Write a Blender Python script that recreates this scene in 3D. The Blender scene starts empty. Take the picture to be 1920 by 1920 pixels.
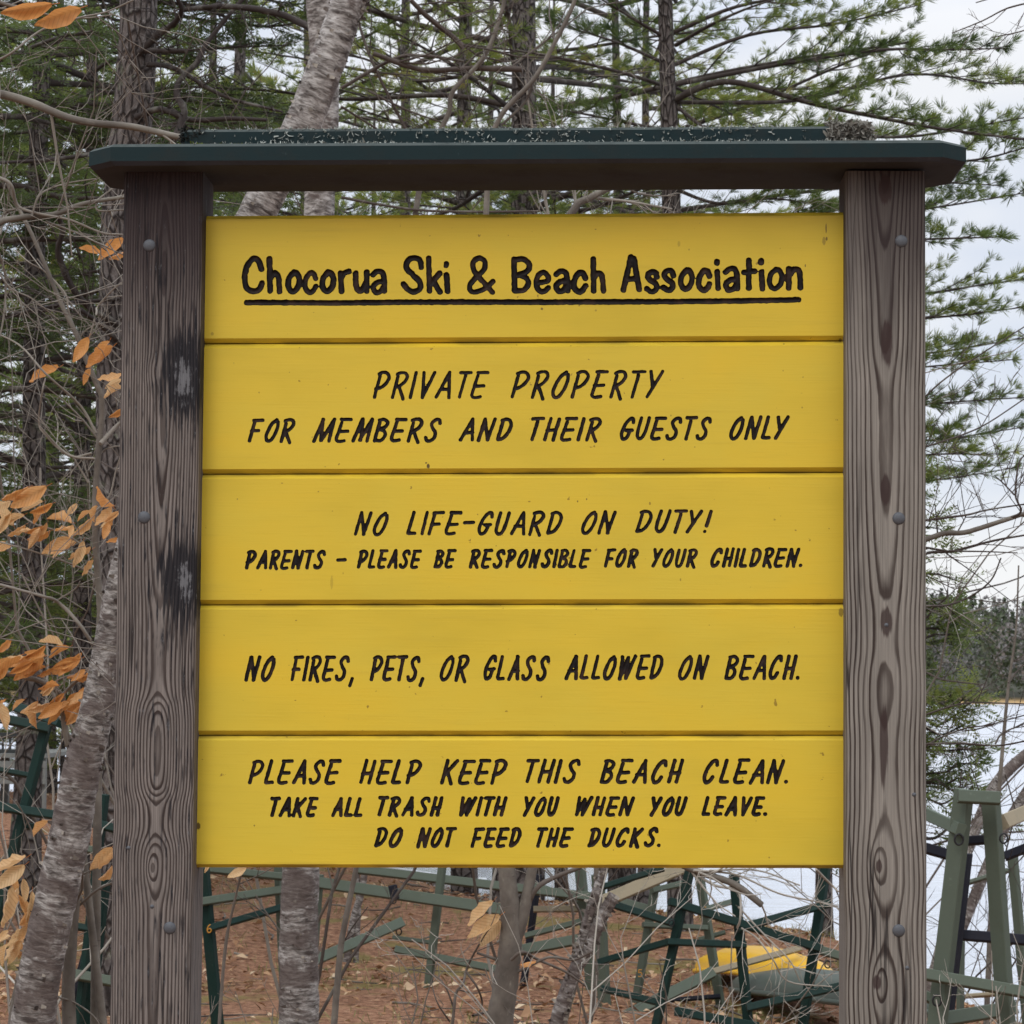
import bpy, math, random
import numpy as np
from mathutils import Matrix, Vector

# ------------------------------------------------------------------ camera
F, CC = 5130.0, 960.0
CAM = np.array([0.15, -4.787, 1.6])
PITCH, YAW, ROLL = math.atan(330 / F), math.radians(-1.8), math.radians(0.45)
FWD = np.array([math.sin(YAW) * math.cos(PITCH), math.cos(YAW) * math.cos(PITCH), math.sin(PITCH)])
_r0 = np.cross(FWD, [0, 0, 1.0]); _r0 /= np.linalg.norm(_r0)
_u0 = np.cross(_r0, FWD)
RIGHT = _r0 * math.cos(ROLL) + _u0 * math.sin(ROLL)
UP = -_r0 * math.sin(ROLL) + _u0 * math.cos(ROLL)

scene = bpy.context.scene
col = scene.collection
cd = bpy.data.cameras.new('camera')
cam = bpy.data.objects.new('camera', cd)
col.objects.link(cam)
R = Matrix(((RIGHT[0], UP[0], -FWD[0]), (RIGHT[1], UP[1], -FWD[1]), (RIGHT[2], UP[2], -FWD[2]))).to_4x4()
cam.matrix_world = Matrix.Translation(Vector(CAM)) @ R
cd.sensor_width = 36; cd.lens = 36 * F / 1920
cd.clip_start = 0.1; cd.clip_end = 5000
cd.dof.use_dof = True; cd.dof.focus_distance = 4.8; cd.dof.aperture_fstop = 36
scene.camera = cam
scene.view_settings.view_transform = 'Standard'
scene.view_settings.look = 'None'
scene.view_settings.exposure = 0.0
scene.view_settings.gamma = 1.0

# ------------------------------------------------------------------ sky and sun
w = bpy.data.worlds.new('World'); scene.world = w; w.use_nodes = True
nt = w.node_tree; nt.nodes.clear()
SUN_EL, SUN_AZ = math.radians(42), math.radians(200)      # overcast sun, high behind the photographer
sky = nt.nodes.new('ShaderNodeTexSky'); sky.sky_type = 'NISHITA'; sky.sun_disc = False
sky.sun_elevation = SUN_EL; sky.sun_rotation = SUN_AZ
tc = nt.nodes.new('ShaderNodeTexCoord')
sep = nt.nodes.new('ShaderNodeSeparateXYZ'); nt.links.new(tc.outputs['Generated'], sep.inputs[0])
grad = nt.nodes.new('ShaderNodeMapRange'); nt.links.new(sep.outputs['Z'], grad.inputs[0])
grad.inputs[1].default_value = 0.22; grad.inputs[2].default_value = 0.9
grad.inputs[3].default_value = 9.0; grad.inputs[4].default_value = 25.0
mp = nt.nodes.new('ShaderNodeMapping'); nt.links.new(tc.outputs['Generated'], mp.inputs[0])
mp.inputs['Scale'].default_value = (3.0, 3.0, 9.0)
no = nt.nodes.new('ShaderNodeTexNoise'); nt.links.new(mp.outputs[0], no.inputs['Vector'])
no.inputs['Scale'].default_value = 1.7; no.inputs['Detail'].default_value = 4
cr = nt.nodes.new('ShaderNodeValToRGB'); nt.links.new(no.outputs['Fac'], cr.inputs[0])
cr.color_ramp.elements[0].position = 0.35; cr.color_ramp.elements[0].color = (0.74, 0.82, 0.98, 1)
cr.color_ramp.elements[1].position = 0.62; cr.color_ramp.elements[1].color = (1.06, 1.07, 1.10, 1)
mul = nt.nodes.new('ShaderNodeVectorMath'); mul.operation = 'SCALE'
nt.links.new(cr.outputs[0], mul.inputs[0]); nt.links.new(grad.outputs[0], mul.inputs['Scale'])
mx = nt.nodes.new('ShaderNodeMix'); mx.data_type = 'RGBA'
mx.inputs['Factor'].default_value = 0.9
nt.links.new(sky.outputs[0], mx.inputs['A']); nt.links.new(mul.outputs[0], mx.inputs['B'])
bg = nt.nodes.new('ShaderNodeBackground'); bg.inputs['Strength'].default_value = 0.1
nt.links.new(mx.outputs['Result'], bg.inputs[0])
out = nt.nodes.new('ShaderNodeOutputWorld'); nt.links.new(bg.outputs[0], out.inputs[0])

sd = bpy.data.lights.new('sun', 'SUN'); sd.energy = 1.0; sd.angle = math.radians(25); sd.color = (1.0, 0.95, 0.88)
so = bpy.data.objects.new('sun', sd); col.objects.link(so)
_sv = Vector((math.sin(SUN_AZ) * math.cos(SUN_EL), math.cos(SUN_AZ) * math.cos(SUN_EL), math.sin(SUN_EL)))
so.rotation_euler = _sv.to_track_quat('Z', 'Y').to_euler(); so.location = (0, 0, 30)

# ------------------------------------------------------------------ helpers
def P(px, py, D):
    """point D metres ahead of the camera on the sight line through a pixel of the 1920 px photograph"""
    return CAM + D * (FWD + RIGHT * (px - CC) / F - UP * (py - CC) / F)

def Py(px, py, y):
    """point of the vertical plane y = const on that sight line"""
    d = FWD + RIGHT * (px - CC) / F - UP * (py - CC) / F
    return CAM + d * (y - CAM[1]) / d[1]

def tag(o, label=None, cat=None, group=None, kind=None):
    if label: o['label'] = label
    if cat: o['category'] = cat
    if group: o['group'] = group
    if kind: o['kind'] = kind
    return o

def empty(name, loc, label, cat, group=None):
    o = bpy.data.objects.new(name, None); col.objects.link(o); o.location = loc; o.empty_display_size = 0.1
    return tag(o, label, cat, group)

def nrm(v):
    return v / (np.linalg.norm(v, axis=-1, keepdims=True) + 1e-12)

def catmull(pts, k=5):
    p = np.asarray(pts, float)
    if len(p) < 3: return np.array([p[0] + (p[-1] - p[0]) * t for t in np.linspace(0, 1, k + 1)])
    q = np.vstack([2 * p[0] - p[1], p, 2 * p[-1] - p[-2]])
    o = []
    for i in range(len(p) - 1):
        a, b, c, d = q[i:i + 4]
        for t in np.arange(k) / k:
            o.append(0.5 * ((2 * b) + (c - a) * t + (2 * a - 5 * b + 4 * c - d) * t * t + (-a + 3 * b - 3 * c + d) * t ** 3))
    o.append(p[-1])
    return np.array(o)

class MB:
    """collects geometry and links it as ONE mesh object"""
    def __init__(self):
        self.V, self.Fs, self.T, self.U, self.MI, self.n = [], [], [], [], [], 0
    def raw(self, v, f, tint=0.0, mi=0, uv=None):
        v = np.asarray(v, float).reshape(-1, 3); f = np.asarray(f, int)
        self.V.append(v); self.Fs.append(f + self.n); self.n += len(v)
        self.T.append(np.broadcast_to(np.asarray(tint, float), (len(v),)).copy())
        self.MI.append(np.full(len(f), mi, int))
        self.U.append(np.asarray(uv, float).reshape(-1, 2) if uv is not None else np.zeros((f.size, 2)))
    def tube(self, pts, rad, n=6, mi=0, tint=0.0, bump=0.0, rng=None, cap=False):
        p = np.asarray(pts, float); m = len(p)
        rad = np.broadcast_to(np.asarray(rad, float), (m,))
        t = nrm(np.gradient(p, axis=0))
        ref = np.array([0, -1.0, 0]) if abs(t[:, 1]).max() < 0.93 else np.array([0.2, 0.1, 1.0])
        a = nrm(np.cross(t, ref)); b = np.cross(a, t)
        # seam (angle 0 direction -> +b, i.e. away from the camera)
        th = np.linspace(0, 2 * np.pi, n, endpoint=False)
        rr = rad[:, None] * np.ones((1, n))
        if bump and rng is not None:
            rr = rr * (1 + bump * rng.standard_normal((m, n)))
        ring = p[:, None, :] + rr[..., None] * (-np.cos(th)[None, :, None] * b[:, None, :] + np.sin(th)[None, :, None] * a[:, None, :])
        v = ring.reshape(-1, 3)
        i, j = np.meshgrid(np.arange(m - 1), np.arange(n), indexing='ij')
        j2 = (j + 1) % n
        f = np.stack([i * n + j, i * n + j2, (i + 1) * n + j2, (i + 1) * n + j], -1).reshape(-1, 4)
        s = np.concatenate([[0], np.cumsum(np.linalg.norm(np.diff(p, axis=0), axis=1))])
        u0 = j / n; u1 = (j + 1) / n
        R0 = float(rad.mean()) * 2 * np.pi
        uv = np.stack([np.stack([u0 * R0, s[i]], -1), np.stack([u1 * R0, s[i]], -1),
                       np.stack([u1 * R0, s[i + 1]], -1), np.stack([u0 * R0, s[i + 1]], -1)], 2)
        self.raw(v, f, tint, mi, uv)
        if cap:
            for k, c in ((0, p[0]), (m - 1, p[-1])):
                base = v[k * n:(k + 1) * n]
                vv = np.vstack([base, c + 0 * t[k]])
                ff = [(q, (q + 1) % n, n) if k else ((q + 1) % n, q, n) for q in range(n)]
                self.raw(vv, np.array(ff), tint, mi)
    def quads(self, v, tint=0.0, mi=0):
        """v (M,4,3) loose quads, tint (M,)"""
        v = np.asarray(v, float); m = len(v)
        tint = np.repeat(np.broadcast_to(np.asarray(tint, float), (m,)), 4)
        self.raw(v.reshape(-1, 3), np.arange(m * 4).reshape(m, 4), tint, mi)
    def box(self, c, s, mi=0, ch=0.0, tint=0.0):
        c = np.asarray(c, float); s = np.asarray(s, float) / 2
        self.prism(c - [0, 0, s[2]], c + [0, 0, s[2]], s[0] * 2, s[1] * 2, np.array([1.0, 0, 0]), ch, mi, tint)
    def prism(self, p0, p1, wd, ht, side, ch=0.003, mi=0, tint=0.0):
        """chamfered lumber from p0 to p1; wd across 'side', ht across the third direction"""
        p0 = np.asarray(p0, float); p1 = np.asarray(p1, float)
        d = nrm(p1 - p0); side = np.asarray(side, float); side = nrm(side - d * side.dot(d)); up = np.cross(d, side)
        a, b = wd / 2, ht / 2; c = min(ch, a * .6, b * .6)
        if c <= 0:
            prof = [(-a, -b), (a, -b), (a, b), (-a, b)]
        else:
            prof = [(-a + c, -b), (a - c, -b), (a, -b + c), (a, b - c), (a - c, b), (-a + c, b), (-a, b - c), (-a, -b + c)]
        k = len(prof)
        prof = np.array(prof)
        L = np.linalg.norm(p1 - p0)
        ring = prof[:, :1] * side + prof[:, 1:] * up
        v = np.vstack([p0 + ring, p1 + ring])
        f = np.array([(i, (i + 1) % k, k + (i + 1) % k, k + i) for i in range(k)])
        per = np.concatenate([[0], np.cumsum(np.linalg.norm(np.diff(np.vstack([prof, prof[:1]]), axis=0), axis=1))])
        uv = np.array([[(per[i], 0), (per[i + 1], 0), (per[i + 1], L), (per[i], L)] for i in range(k)])
        self.raw(v, f, tint, mi, uv)
        self.raw(p0 + ring, np.array([list(range(k))[::-1]]), tint, mi)
        self.raw(p1 + ring, np.array([list(range(k))]), tint, mi)
    def build(self, name, mats, parent=None, smooth=True, origin=None):
        me = bpy.data.meshes.new(name)
        V = np.vstack(self.V)
        if origin is not None: V = V - np.asarray(origin)
        me.vertices.add(len(V)); me.vertices.foreach_set('co', V.ravel().astype(np.float32))
        loops = np.concatenate([f.ravel() for f in self.Fs])
        sizes = np.concatenate([np.full(len(f), f.shape[1]) for f in self.Fs])
        me.loops.add(len(loops)); me.loops.foreach_set('vertex_index', loops.astype(np.int32))
        me.polygons.add(len(sizes))
        st = np.concatenate([[0], np.cumsum(sizes)[:-1]])
        me.polygons.foreach_set('loop_start', st.astype(np.int32))
        me.polygons.foreach_set('material_index', np.concatenate(self.MI).astype(np.int32))
        me.polygons.foreach_set('use_smooth', np.full(len(sizes), bool(smooth)))
        me.update(calc_edges=True)
        uvl = me.uv_layers.new(name='UVMap')
        uvl.data.foreach_set('uv', np.vstack(self.U).ravel().astype(np.float32))
        at = me.attributes.new('tint', 'FLOAT', 'POINT')
        at.data.foreach_set('value', np.concatenate(self.T).astype(np.float32))
        for m_ in (mats if isinstance(mats, (list, tuple)) else [mats]): me.materials.append(m_)
        o = bpy.data.objects.new(name, me); col.objects.link(o)
        if origin is not None: o.location = origin
        if parent is not None:
            o.parent = parent
            o.matrix_parent_inverse = Matrix.Identity(4)
            o.location = Vector(origin if origin is not None else (0, 0, 0)) - world_loc(parent)
        return o

def world_loc(o):
    l = Vector(o.location)
    while o.parent is not None:
        o = o.parent; l = l + Vector(o.location)
    return l

# ------------------------------------------------------------------ materials
class NT:
    def __init__(self, name):
        self.m = bpy.data.materials.new(name); self.m.use_nodes = True
        self.t = self.m.node_tree; self.t.nodes.clear()
        self.out = self.t.nodes.new('ShaderNodeOutputMaterial')
        self.b = self.t.nodes.new('ShaderNodeBsdfPrincipled')
        self.t.links.new(self.b.outputs[0], self.out.inputs[0])
    def put(self, sock, val):
        if hasattr(val, 'is_linked') or isinstance(val, bpy.types.NodeSocket): self.t.links.new(val, sock)
        else:
            if sock.type == 'RGBA' and len(val) == 3: val = (*val, 1)
            sock.default_value = val
    def set(self, **k):
        names = dict(color='Base Color', rough='Roughness', normal='Normal', metal='Metallic', spec='Specular IOR Level',
                     coat='Coat Weight', trans='Transmission Weight', ior='IOR')
        for a, v in k.items(): self.put(self.b.inputs[names[a]], v)
    def math(self, op, a, b=0.0, c=None, clamp=False):
        n = self.t.nodes.new('ShaderNodeMath'); n.operation = op; n.use_clamp = clamp
        self.put(n.inputs[0], a); self.put(n.inputs[1], b)
        if c is not None: self.put(n.inputs[2], c)
        return n.outputs[0]
    def coord(self, which='Object'):
        return self.t.nodes.new('ShaderNodeTexCoord').outputs[which]
    def xyz(self, v):
        n = self.t.nodes.new('ShaderNodeSeparateXYZ'); self.put(n.inputs[0], v); return n.outputs
    def comb(self, x, y, z):
        n = self.t.nodes.new('ShaderNodeCombineXYZ')
        for i, q in enumerate((x, y, z)): self.put(n.inputs[i], q)
        return n.outputs[0]
    def mapping(self, v, scale=(1, 1, 1), loc=(0, 0, 0)):
        n = self.t.nodes.new('ShaderNodeMapping'); self.put(n.inputs[0], v)
        n.inputs['Scale'].default_value = scale; n.inputs['Location'].default_value = loc
        return n.outputs[0]
    def noise(self, v, scale=5, detail=4, rough=0.55, dist=0.0):
        n = self.t.nodes.new('ShaderNodeTexNoise'); self.put(n.inputs['Vector'], v)
        n.inputs['Scale'].default_value = scale; n.inputs['Detail'].default_value = detail
        n.inputs['Roughness'].default_value = rough; n.inputs['Distortion'].default_value = dist
        return n.outputs['Fac']
    def voro(self, v, scale=5, feat='F1'):
        n = self.t.nodes.new('ShaderNodeTexVoronoi'); self.put(n.inputs['Vector'], v); n.feature = feat
        n.inputs['Scale'].default_value = scale; return n.outputs['Distance']
    def ramp(self, f, stops):
        n = self.t.nodes.new('ShaderNodeValToRGB'); self.put(n.inputs[0], f)
        e = n.color_ramp.elements
        while len(e) < len(stops): e.new(0.5)
        for q, (p, c) in zip(e, stops):
            q.position = p; q.color = (*c, 1) if len(c) == 3 else c
        return n.outputs[0]
    def smooth(self, v, a, b, lo=0.0, hi=1.0):
        n = self.t.nodes.new('ShaderNodeMapRange'); n.interpolation_type = 'SMOOTHSTEP'
        self.put(n.inputs[0], v)
        for i, q in zip((1, 2, 3, 4), (a, b, lo, hi)): n.inputs[i].default_value = q
        return n.outputs[0]
    def mix(self, f, a, b, blend='MIX'):
        n = self.t.nodes.new('ShaderNodeMix'); n.data_type = 'RGBA'; n.blend_type = blend
        self.put(n.inputs[0], f); self.put(n.inputs[6], a); self.put(n.inputs[7], b)
        return n.outputs[2]
    def bump(self, h, strength=0.3, dist=0.002):
        n = self.t.nodes.new('ShaderNodeBump'); self.put(n.inputs['Height'], h)
        n.inputs['Strength'].default_value = strength; n.inputs['Distance'].default_value = dist
        return n.outputs[0]
    def attr(self, name='tint'):
        n = self.t.nodes.new('ShaderNodeAttribute'); n.attribute_name = name; return n.outputs['Fac']
    def curve(self, v, pts):
        n = self.t.nodes.new('ShaderNodeFloatCurve'); self.put(n.inputs['Value'], v)
        c = n.mapping.curves[0]
        while len(c.points) < len(pts): c.points.new(0.5, 0.5)
        for q, (x, y) in zip(c.points, sorted(pts)): q.location = (x, y); q.handle_type = 'AUTO_CLAMPED'
        n.mapping.update()
        return n.outputs[0]
    def gauss(self, x, z, cx, cz, ax, az):
        a = self.math('DIVIDE', self.math('SUBTRACT', x, cx), ax); b = self.math('DIVIDE', self.math('SUBTRACT', z, cz), az)
        s = self.math('ADD', self.math('MULTIPLY', a, a), self.math('MULTIPLY', b, b))
        return self.math('EXPONENT', self.math('MULTIPLY', s, -1.0))

def wood_post(name, x0, sp, curve, dlo, dhi, z0, z1, knots, stains, seed, hi_c, lo_c, dark_top=0.5, duty=(0.34, 0.74)):
    """sawn, weathered post: growth rings about a pith that wanders, seen on the flat face"""
    m = NT(name)
    co = m.coord('Object'); s = m.xyz(co); x, y, z = s[0], s[1], s[2]
    zt = m.math('DIVIDE', m.math('SUBTRACT', z, z0), z1 - z0)
    d = m.curve(zt, curve)
    d = m.math('ADD', m.math('MULTIPLY', d, dhi - dlo), dlo)
    n1 = m.noise(m.mapping(co, (6, 6, 1.1), (seed, 0, 0)), 1.0, 2)
    n2 = m.noise(m.mapping(co, (60, 60, 9), (0, seed, 0)), 1.0, 3)
    for (kx, kz, ax, az, amp) in knots:
        d = m.math('ADD', d, m.math('MULTIPLY', m.gauss(x, z, kx, kz, ax, az), amp))
    dx = m.math('ADD', m.math('SUBTRACT', x, x0), m.math('MULTIPLY', m.math('SUBTRACT', n1, 0.5), 0.016))
    yy = m.math('ADD', d, y)
    r = m.math('SQRT', m.math('ADD', m.math('MULTIPLY', dx, dx), m.math('MULTIPLY', yy, yy)))
    f = m.math('ADD', m.math('DIVIDE', r, sp), m.math('MULTIPLY', n2, 0.42))
    fr = m.math('FRACT', f)
    cell = m.math('FRACT', m.math('MULTIPLY', m.math('SINE', m.math('MULTIPLY', m.math('FLOOR', f), 12.9)), 43.7))
    line = m.math('MULTIPLY', m.smooth(fr, *duty), m.smooth(fr, 1.0, 0.88))
    line = m.math('MULTIPLY', line, m.math('ADD', m.math('MULTIPLY', cell, 0.5), 0.68), clamp=True)
    fib = m.noise(m.mapping(co, (420, 420, 6), (seed, 3, 0)), 1.0, 3, 0.6)
    big = m.noise(m.mapping(co, (14, 14, 3), (seed, 1, 5)), 1.0, 3)
    base = m.mix(big, tuple(c * 0.82 for c in hi_c), tuple(c * 1.16 for c in hi_c))
    base = m.mix(m.math('MULTIPLY', m.smooth(fib, 0.45, 0.72), 0.6), base, tuple(c * 1.7 for c in hi_c))
    base = m.mix(m.math('MULTIPLY', m.smooth(fib, 0.5, 0.25), 0.5), base, tuple(c * 0.5 for c in hi_c))
    c = m.mix(line, base, lo_c)
    # less bleached brown wood close under the roof, with the roof's shade painted in
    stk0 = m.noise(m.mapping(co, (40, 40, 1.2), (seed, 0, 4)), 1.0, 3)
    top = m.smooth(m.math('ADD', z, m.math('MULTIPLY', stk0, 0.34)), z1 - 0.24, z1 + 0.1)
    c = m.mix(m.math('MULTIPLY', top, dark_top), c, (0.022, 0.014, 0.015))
    ck = m.noise(m.mapping(co, (34, 34, 0.9), (seed, 9, 0)), 1.0, 2, 0.5); cm = m.noise(m.mapping(co, (9, 9, 2.2), (seed, 2, 7)), 1.0, 2)
    crack = m.math('MULTIPLY', m.smooth(m.math('ABSOLUTE', m.math('SUBTRACT', ck, 0.5)), 0.016, 0.004), m.smooth(cm, 0.5, 0.6))
    c = m.mix(m.math('MULTIPLY', crack, 0.85), c, (0.012, 0.009, 0.009))
    grey = m.noise(m.mapping(co, (7, 7, 1.6), (seed, 4, 1)), 1.0, 4, 0.6)
    c = m.mix(m.math('MULTIPLY', m.smooth(grey, 0.5, 0.72), 0.3), c, tuple(q * 1.5 for q in hi_c))
    h = m.math('SUBTRACT', m.math('SUBTRACT', m.math('MULTIPLY', fib, 0.35), line), m.math('MULTIPLY', crack, 2.0))
    for st in stains:
        kind, kx, kz, ax, az = st
        g = m.gauss(x, z, kx, kz, ax, az)
        stk = m.noise(m.mapping(co, (260, 260, 14), (kz, 0, 0)), 1.0, 3)
        blot = m.noise(m.mapping(co, (70, 70, 40), (kz, 0, 2)), 1.0, 5, 0.7)
        if kind == 'black':
            msk = m.smooth(m.math('ADD', g, m.math('MULTIPLY', m.math('SUBTRACT', stk, 0.5), 2.2)), 0.10, 0.5)
            c = m.mix(m.math('MULTIPLY', msk, 0.9), c, (0.006, 0.006, 0.009))
        elif kind == 'brown':
            msk = m.smooth(m.math('ADD', g, m.math('MULTIPLY', m.math('SUBTRACT', stk, 0.5), 0.8)), 0.35, 0.6)
            c = m.mix(m.math('MULTIPLY', msk, 0.85), c, (0.035, 0.02, 0.018))
        else:
            msk = m.smooth(m.math('ADD', g, m.math('MULTIPLY', m.math('ADD', m.math('SUBTRACT', blot, 0.5), m.math('MULTIPLY', m.math('SUBTRACT', stk, 0.5), 0.8)), 2.6)), 0.4, 0.9)
            c = m.mix(m.math('MULTIPLY', msk, 0.75), c, (0.17, 0.17, 0.175))
    m.set(color=c, rough=0.85, spec=0.25, normal=m.bump(h, 0.55, 0.0015))
    return m.m

def painted(name, c, rough=0.5, wear=0.25, dirt=(0.05, 0.05, 0.04), scale=12):
    m = NT(name); co = m.coord('Object')
    n = m.noise(co, scale, 5, 0.65); n2 = m.noise(co, scale * 6, 4, 0.7)
    cc = m.mix(m.math('MULTIPLY', m.smooth(n, 0.45, 0.75), wear), c, dirt)
    cc = m.mix(m.math('MULTIPLY', m.smooth(n2, 0.6, 0.8), wear * 0.8), cc, tuple(min(1, q * 2.2 + 0.03) for q in c))
    m.set(color=cc, rough=rough, spec=0.12, normal=m.bump(n2, 0.15, 0.002))
    return m.m

MARKS = [(803, 874, 3.2, 5, .95), (799, 868, 2, 2, .8), (1549, 428, 1.4, 10, .8), (1545, 452, 3.5, 9, .45), (1550, 448, 2, 4, .8), (1016, 579, 2.6, 2.6, .8), (1086, 573, 1.6, 1.6, .7), (1117, 582, 2.2, 2.2, .45),
         (372, 1549, 4, 7, .9), (1510, 498, 1.3, 3, .8), (1083, 940, 1.5, 2, .8), (1100, 936, 1.3, 2, .8), (477, 1548, 1.6, 2, .7), (1273, 457, 3, 6, .3), (1292, 468, 1.5, 2, .5), (1576, 637, 3, 4, .7), (1572, 641, 9, 1.2, .5), (398, 626, 3, 4, .4), (445, 936, 1.5, 2, .5), (1276, 1087, 1.6, 3, .5), (622, 1092, 3, 14, .25), (1504, 764, 1.5, 2, .5), (1258, 779, 1.5, 2, .5), (1577, 1148, 5, 9, .6)]
def yellow_paint():
    m = NT('yellow_sign_paint'); co = m.t.nodes.new('ShaderNodeNewGeometry').outputs['Position']; s = m.xyz(co)
    b1 = m.noise(m.mapping(co, (1.2, 1, 3.2)), 2.2, 3); b2 = m.noise(m.mapping(co, (1, 1, 1.4)), 5.0, 3)
    br = m.noise(m.mapping(co, (10, 1, 380)), 1.0, 3); gr = m.noise(m.mapping(co, (2.2, 1, 42), (3, 0, 0)), 1.0, 4, 0.6)
    sp = m.noise(co, 85, 2, 0.5)
    c = m.ramp(b1, [(0.3, (0.54, 0.385, 0.025)), (0.5, (0.60, 0.422, 0.028)), (0.7, (0.635, 0.428, 0.024))])
    c = m.mix(m.math('MULTIPLY', m.smooth(b2, 0.4, 0.72), 0.35), c, (0.55, 0.43, 0.042))
    c = m.mix(m.math('MULTIPLY', m.smooth(br, 0.52, 0.8), 0.2), c, (0.40, 0.27, 0.02))
    c = m.mix(m.math('MULTIPLY', m.smooth(gr, 0.58, 0.75), 0.18), c, (0.42, 0.29, 0.03))
    c = m.mix(m.math('MULTIPLY', m.smooth(sp, 0.735, 0.775), 0.7), c, (0.16, 0.085, 0.01))
    v = m.math('SUBTRACT', s[2], m.math('MULTIPLY', s[0], 0.0085)); g = None
    for row in (404.0, 641.0, 887.0, 1133.0, 1379.0, 1626.0):
        q = Py(975, row, 0.05); zc = float(q[2] - 0.0085 * q[0])
        e = m.math('DIVIDE', m.math('SUBTRACT', v, zc), 0.0055); e = m.math('EXPONENT', m.math('MULTIPLY', m.math('MULTIPLY', e, e), -1.0))
        g = e if g is None else m.math('ADD', g, e)
    dn = m.noise(m.mapping(co, (9, 1, 60)), 1.0, 4)
    c = m.mix(m.math('MULTIPLY', m.math('MULTIPLY', g, m.smooth(dn, 0.38, 0.62)), 0.62, clamp=True), c, (0.13, 0.085, 0.02))
    wob = m.math('MULTIPLY', m.math('SUBTRACT', m.noise(co, 320, 3), 0.5), 1.3)
    for (px, py, ax, az, k) in MARKS:
        q = Py(px, py, 0.05)
        e = m.gauss(s[0], s[2], float(q[0]), float(q[2]), ax * .93e-3, az * .93e-3)
        c = m.mix(m.math('MULTIPLY', m.smooth(m.math('ADD', e, m.math('MULTIPLY', wob, e)), 0.3, 0.55), k), c, (0.075, 0.042, 0.012))
    m.set(color=c, rough=m.math('ADD', m.math('MULTIPLY', b2, 0.25), 0.36), spec=0.32, normal=m.bump(m.math('ADD', br, m.math('MULTIPLY', gr, 1.5)), 0.22, 0.0008))
    return m.m

def letter_paint():
    m = NT('dark_lettering_paint'); co = m.coord('Object')
    n = m.noise(co, 160, 4, 0.7); n2 = m.noise(co, 45, 3)
    c = m.mix(m.smooth(n2, 0.45, 0.75), (0.0065, 0.004, 0.0035), (0.034, 0.018, 0.012))  # brown patches paint glossy highlights into the dark colour
    c = m.mix(m.math('MULTIPLY', m.smooth(n, 0.66, 0.78), 0.6), c, (0.09, 0.05, 0.03))
    m.set(color=c, rough=0.55, spec=0.16, normal=m.bump(n, 0.35, 0.001))
    return m.m

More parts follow.
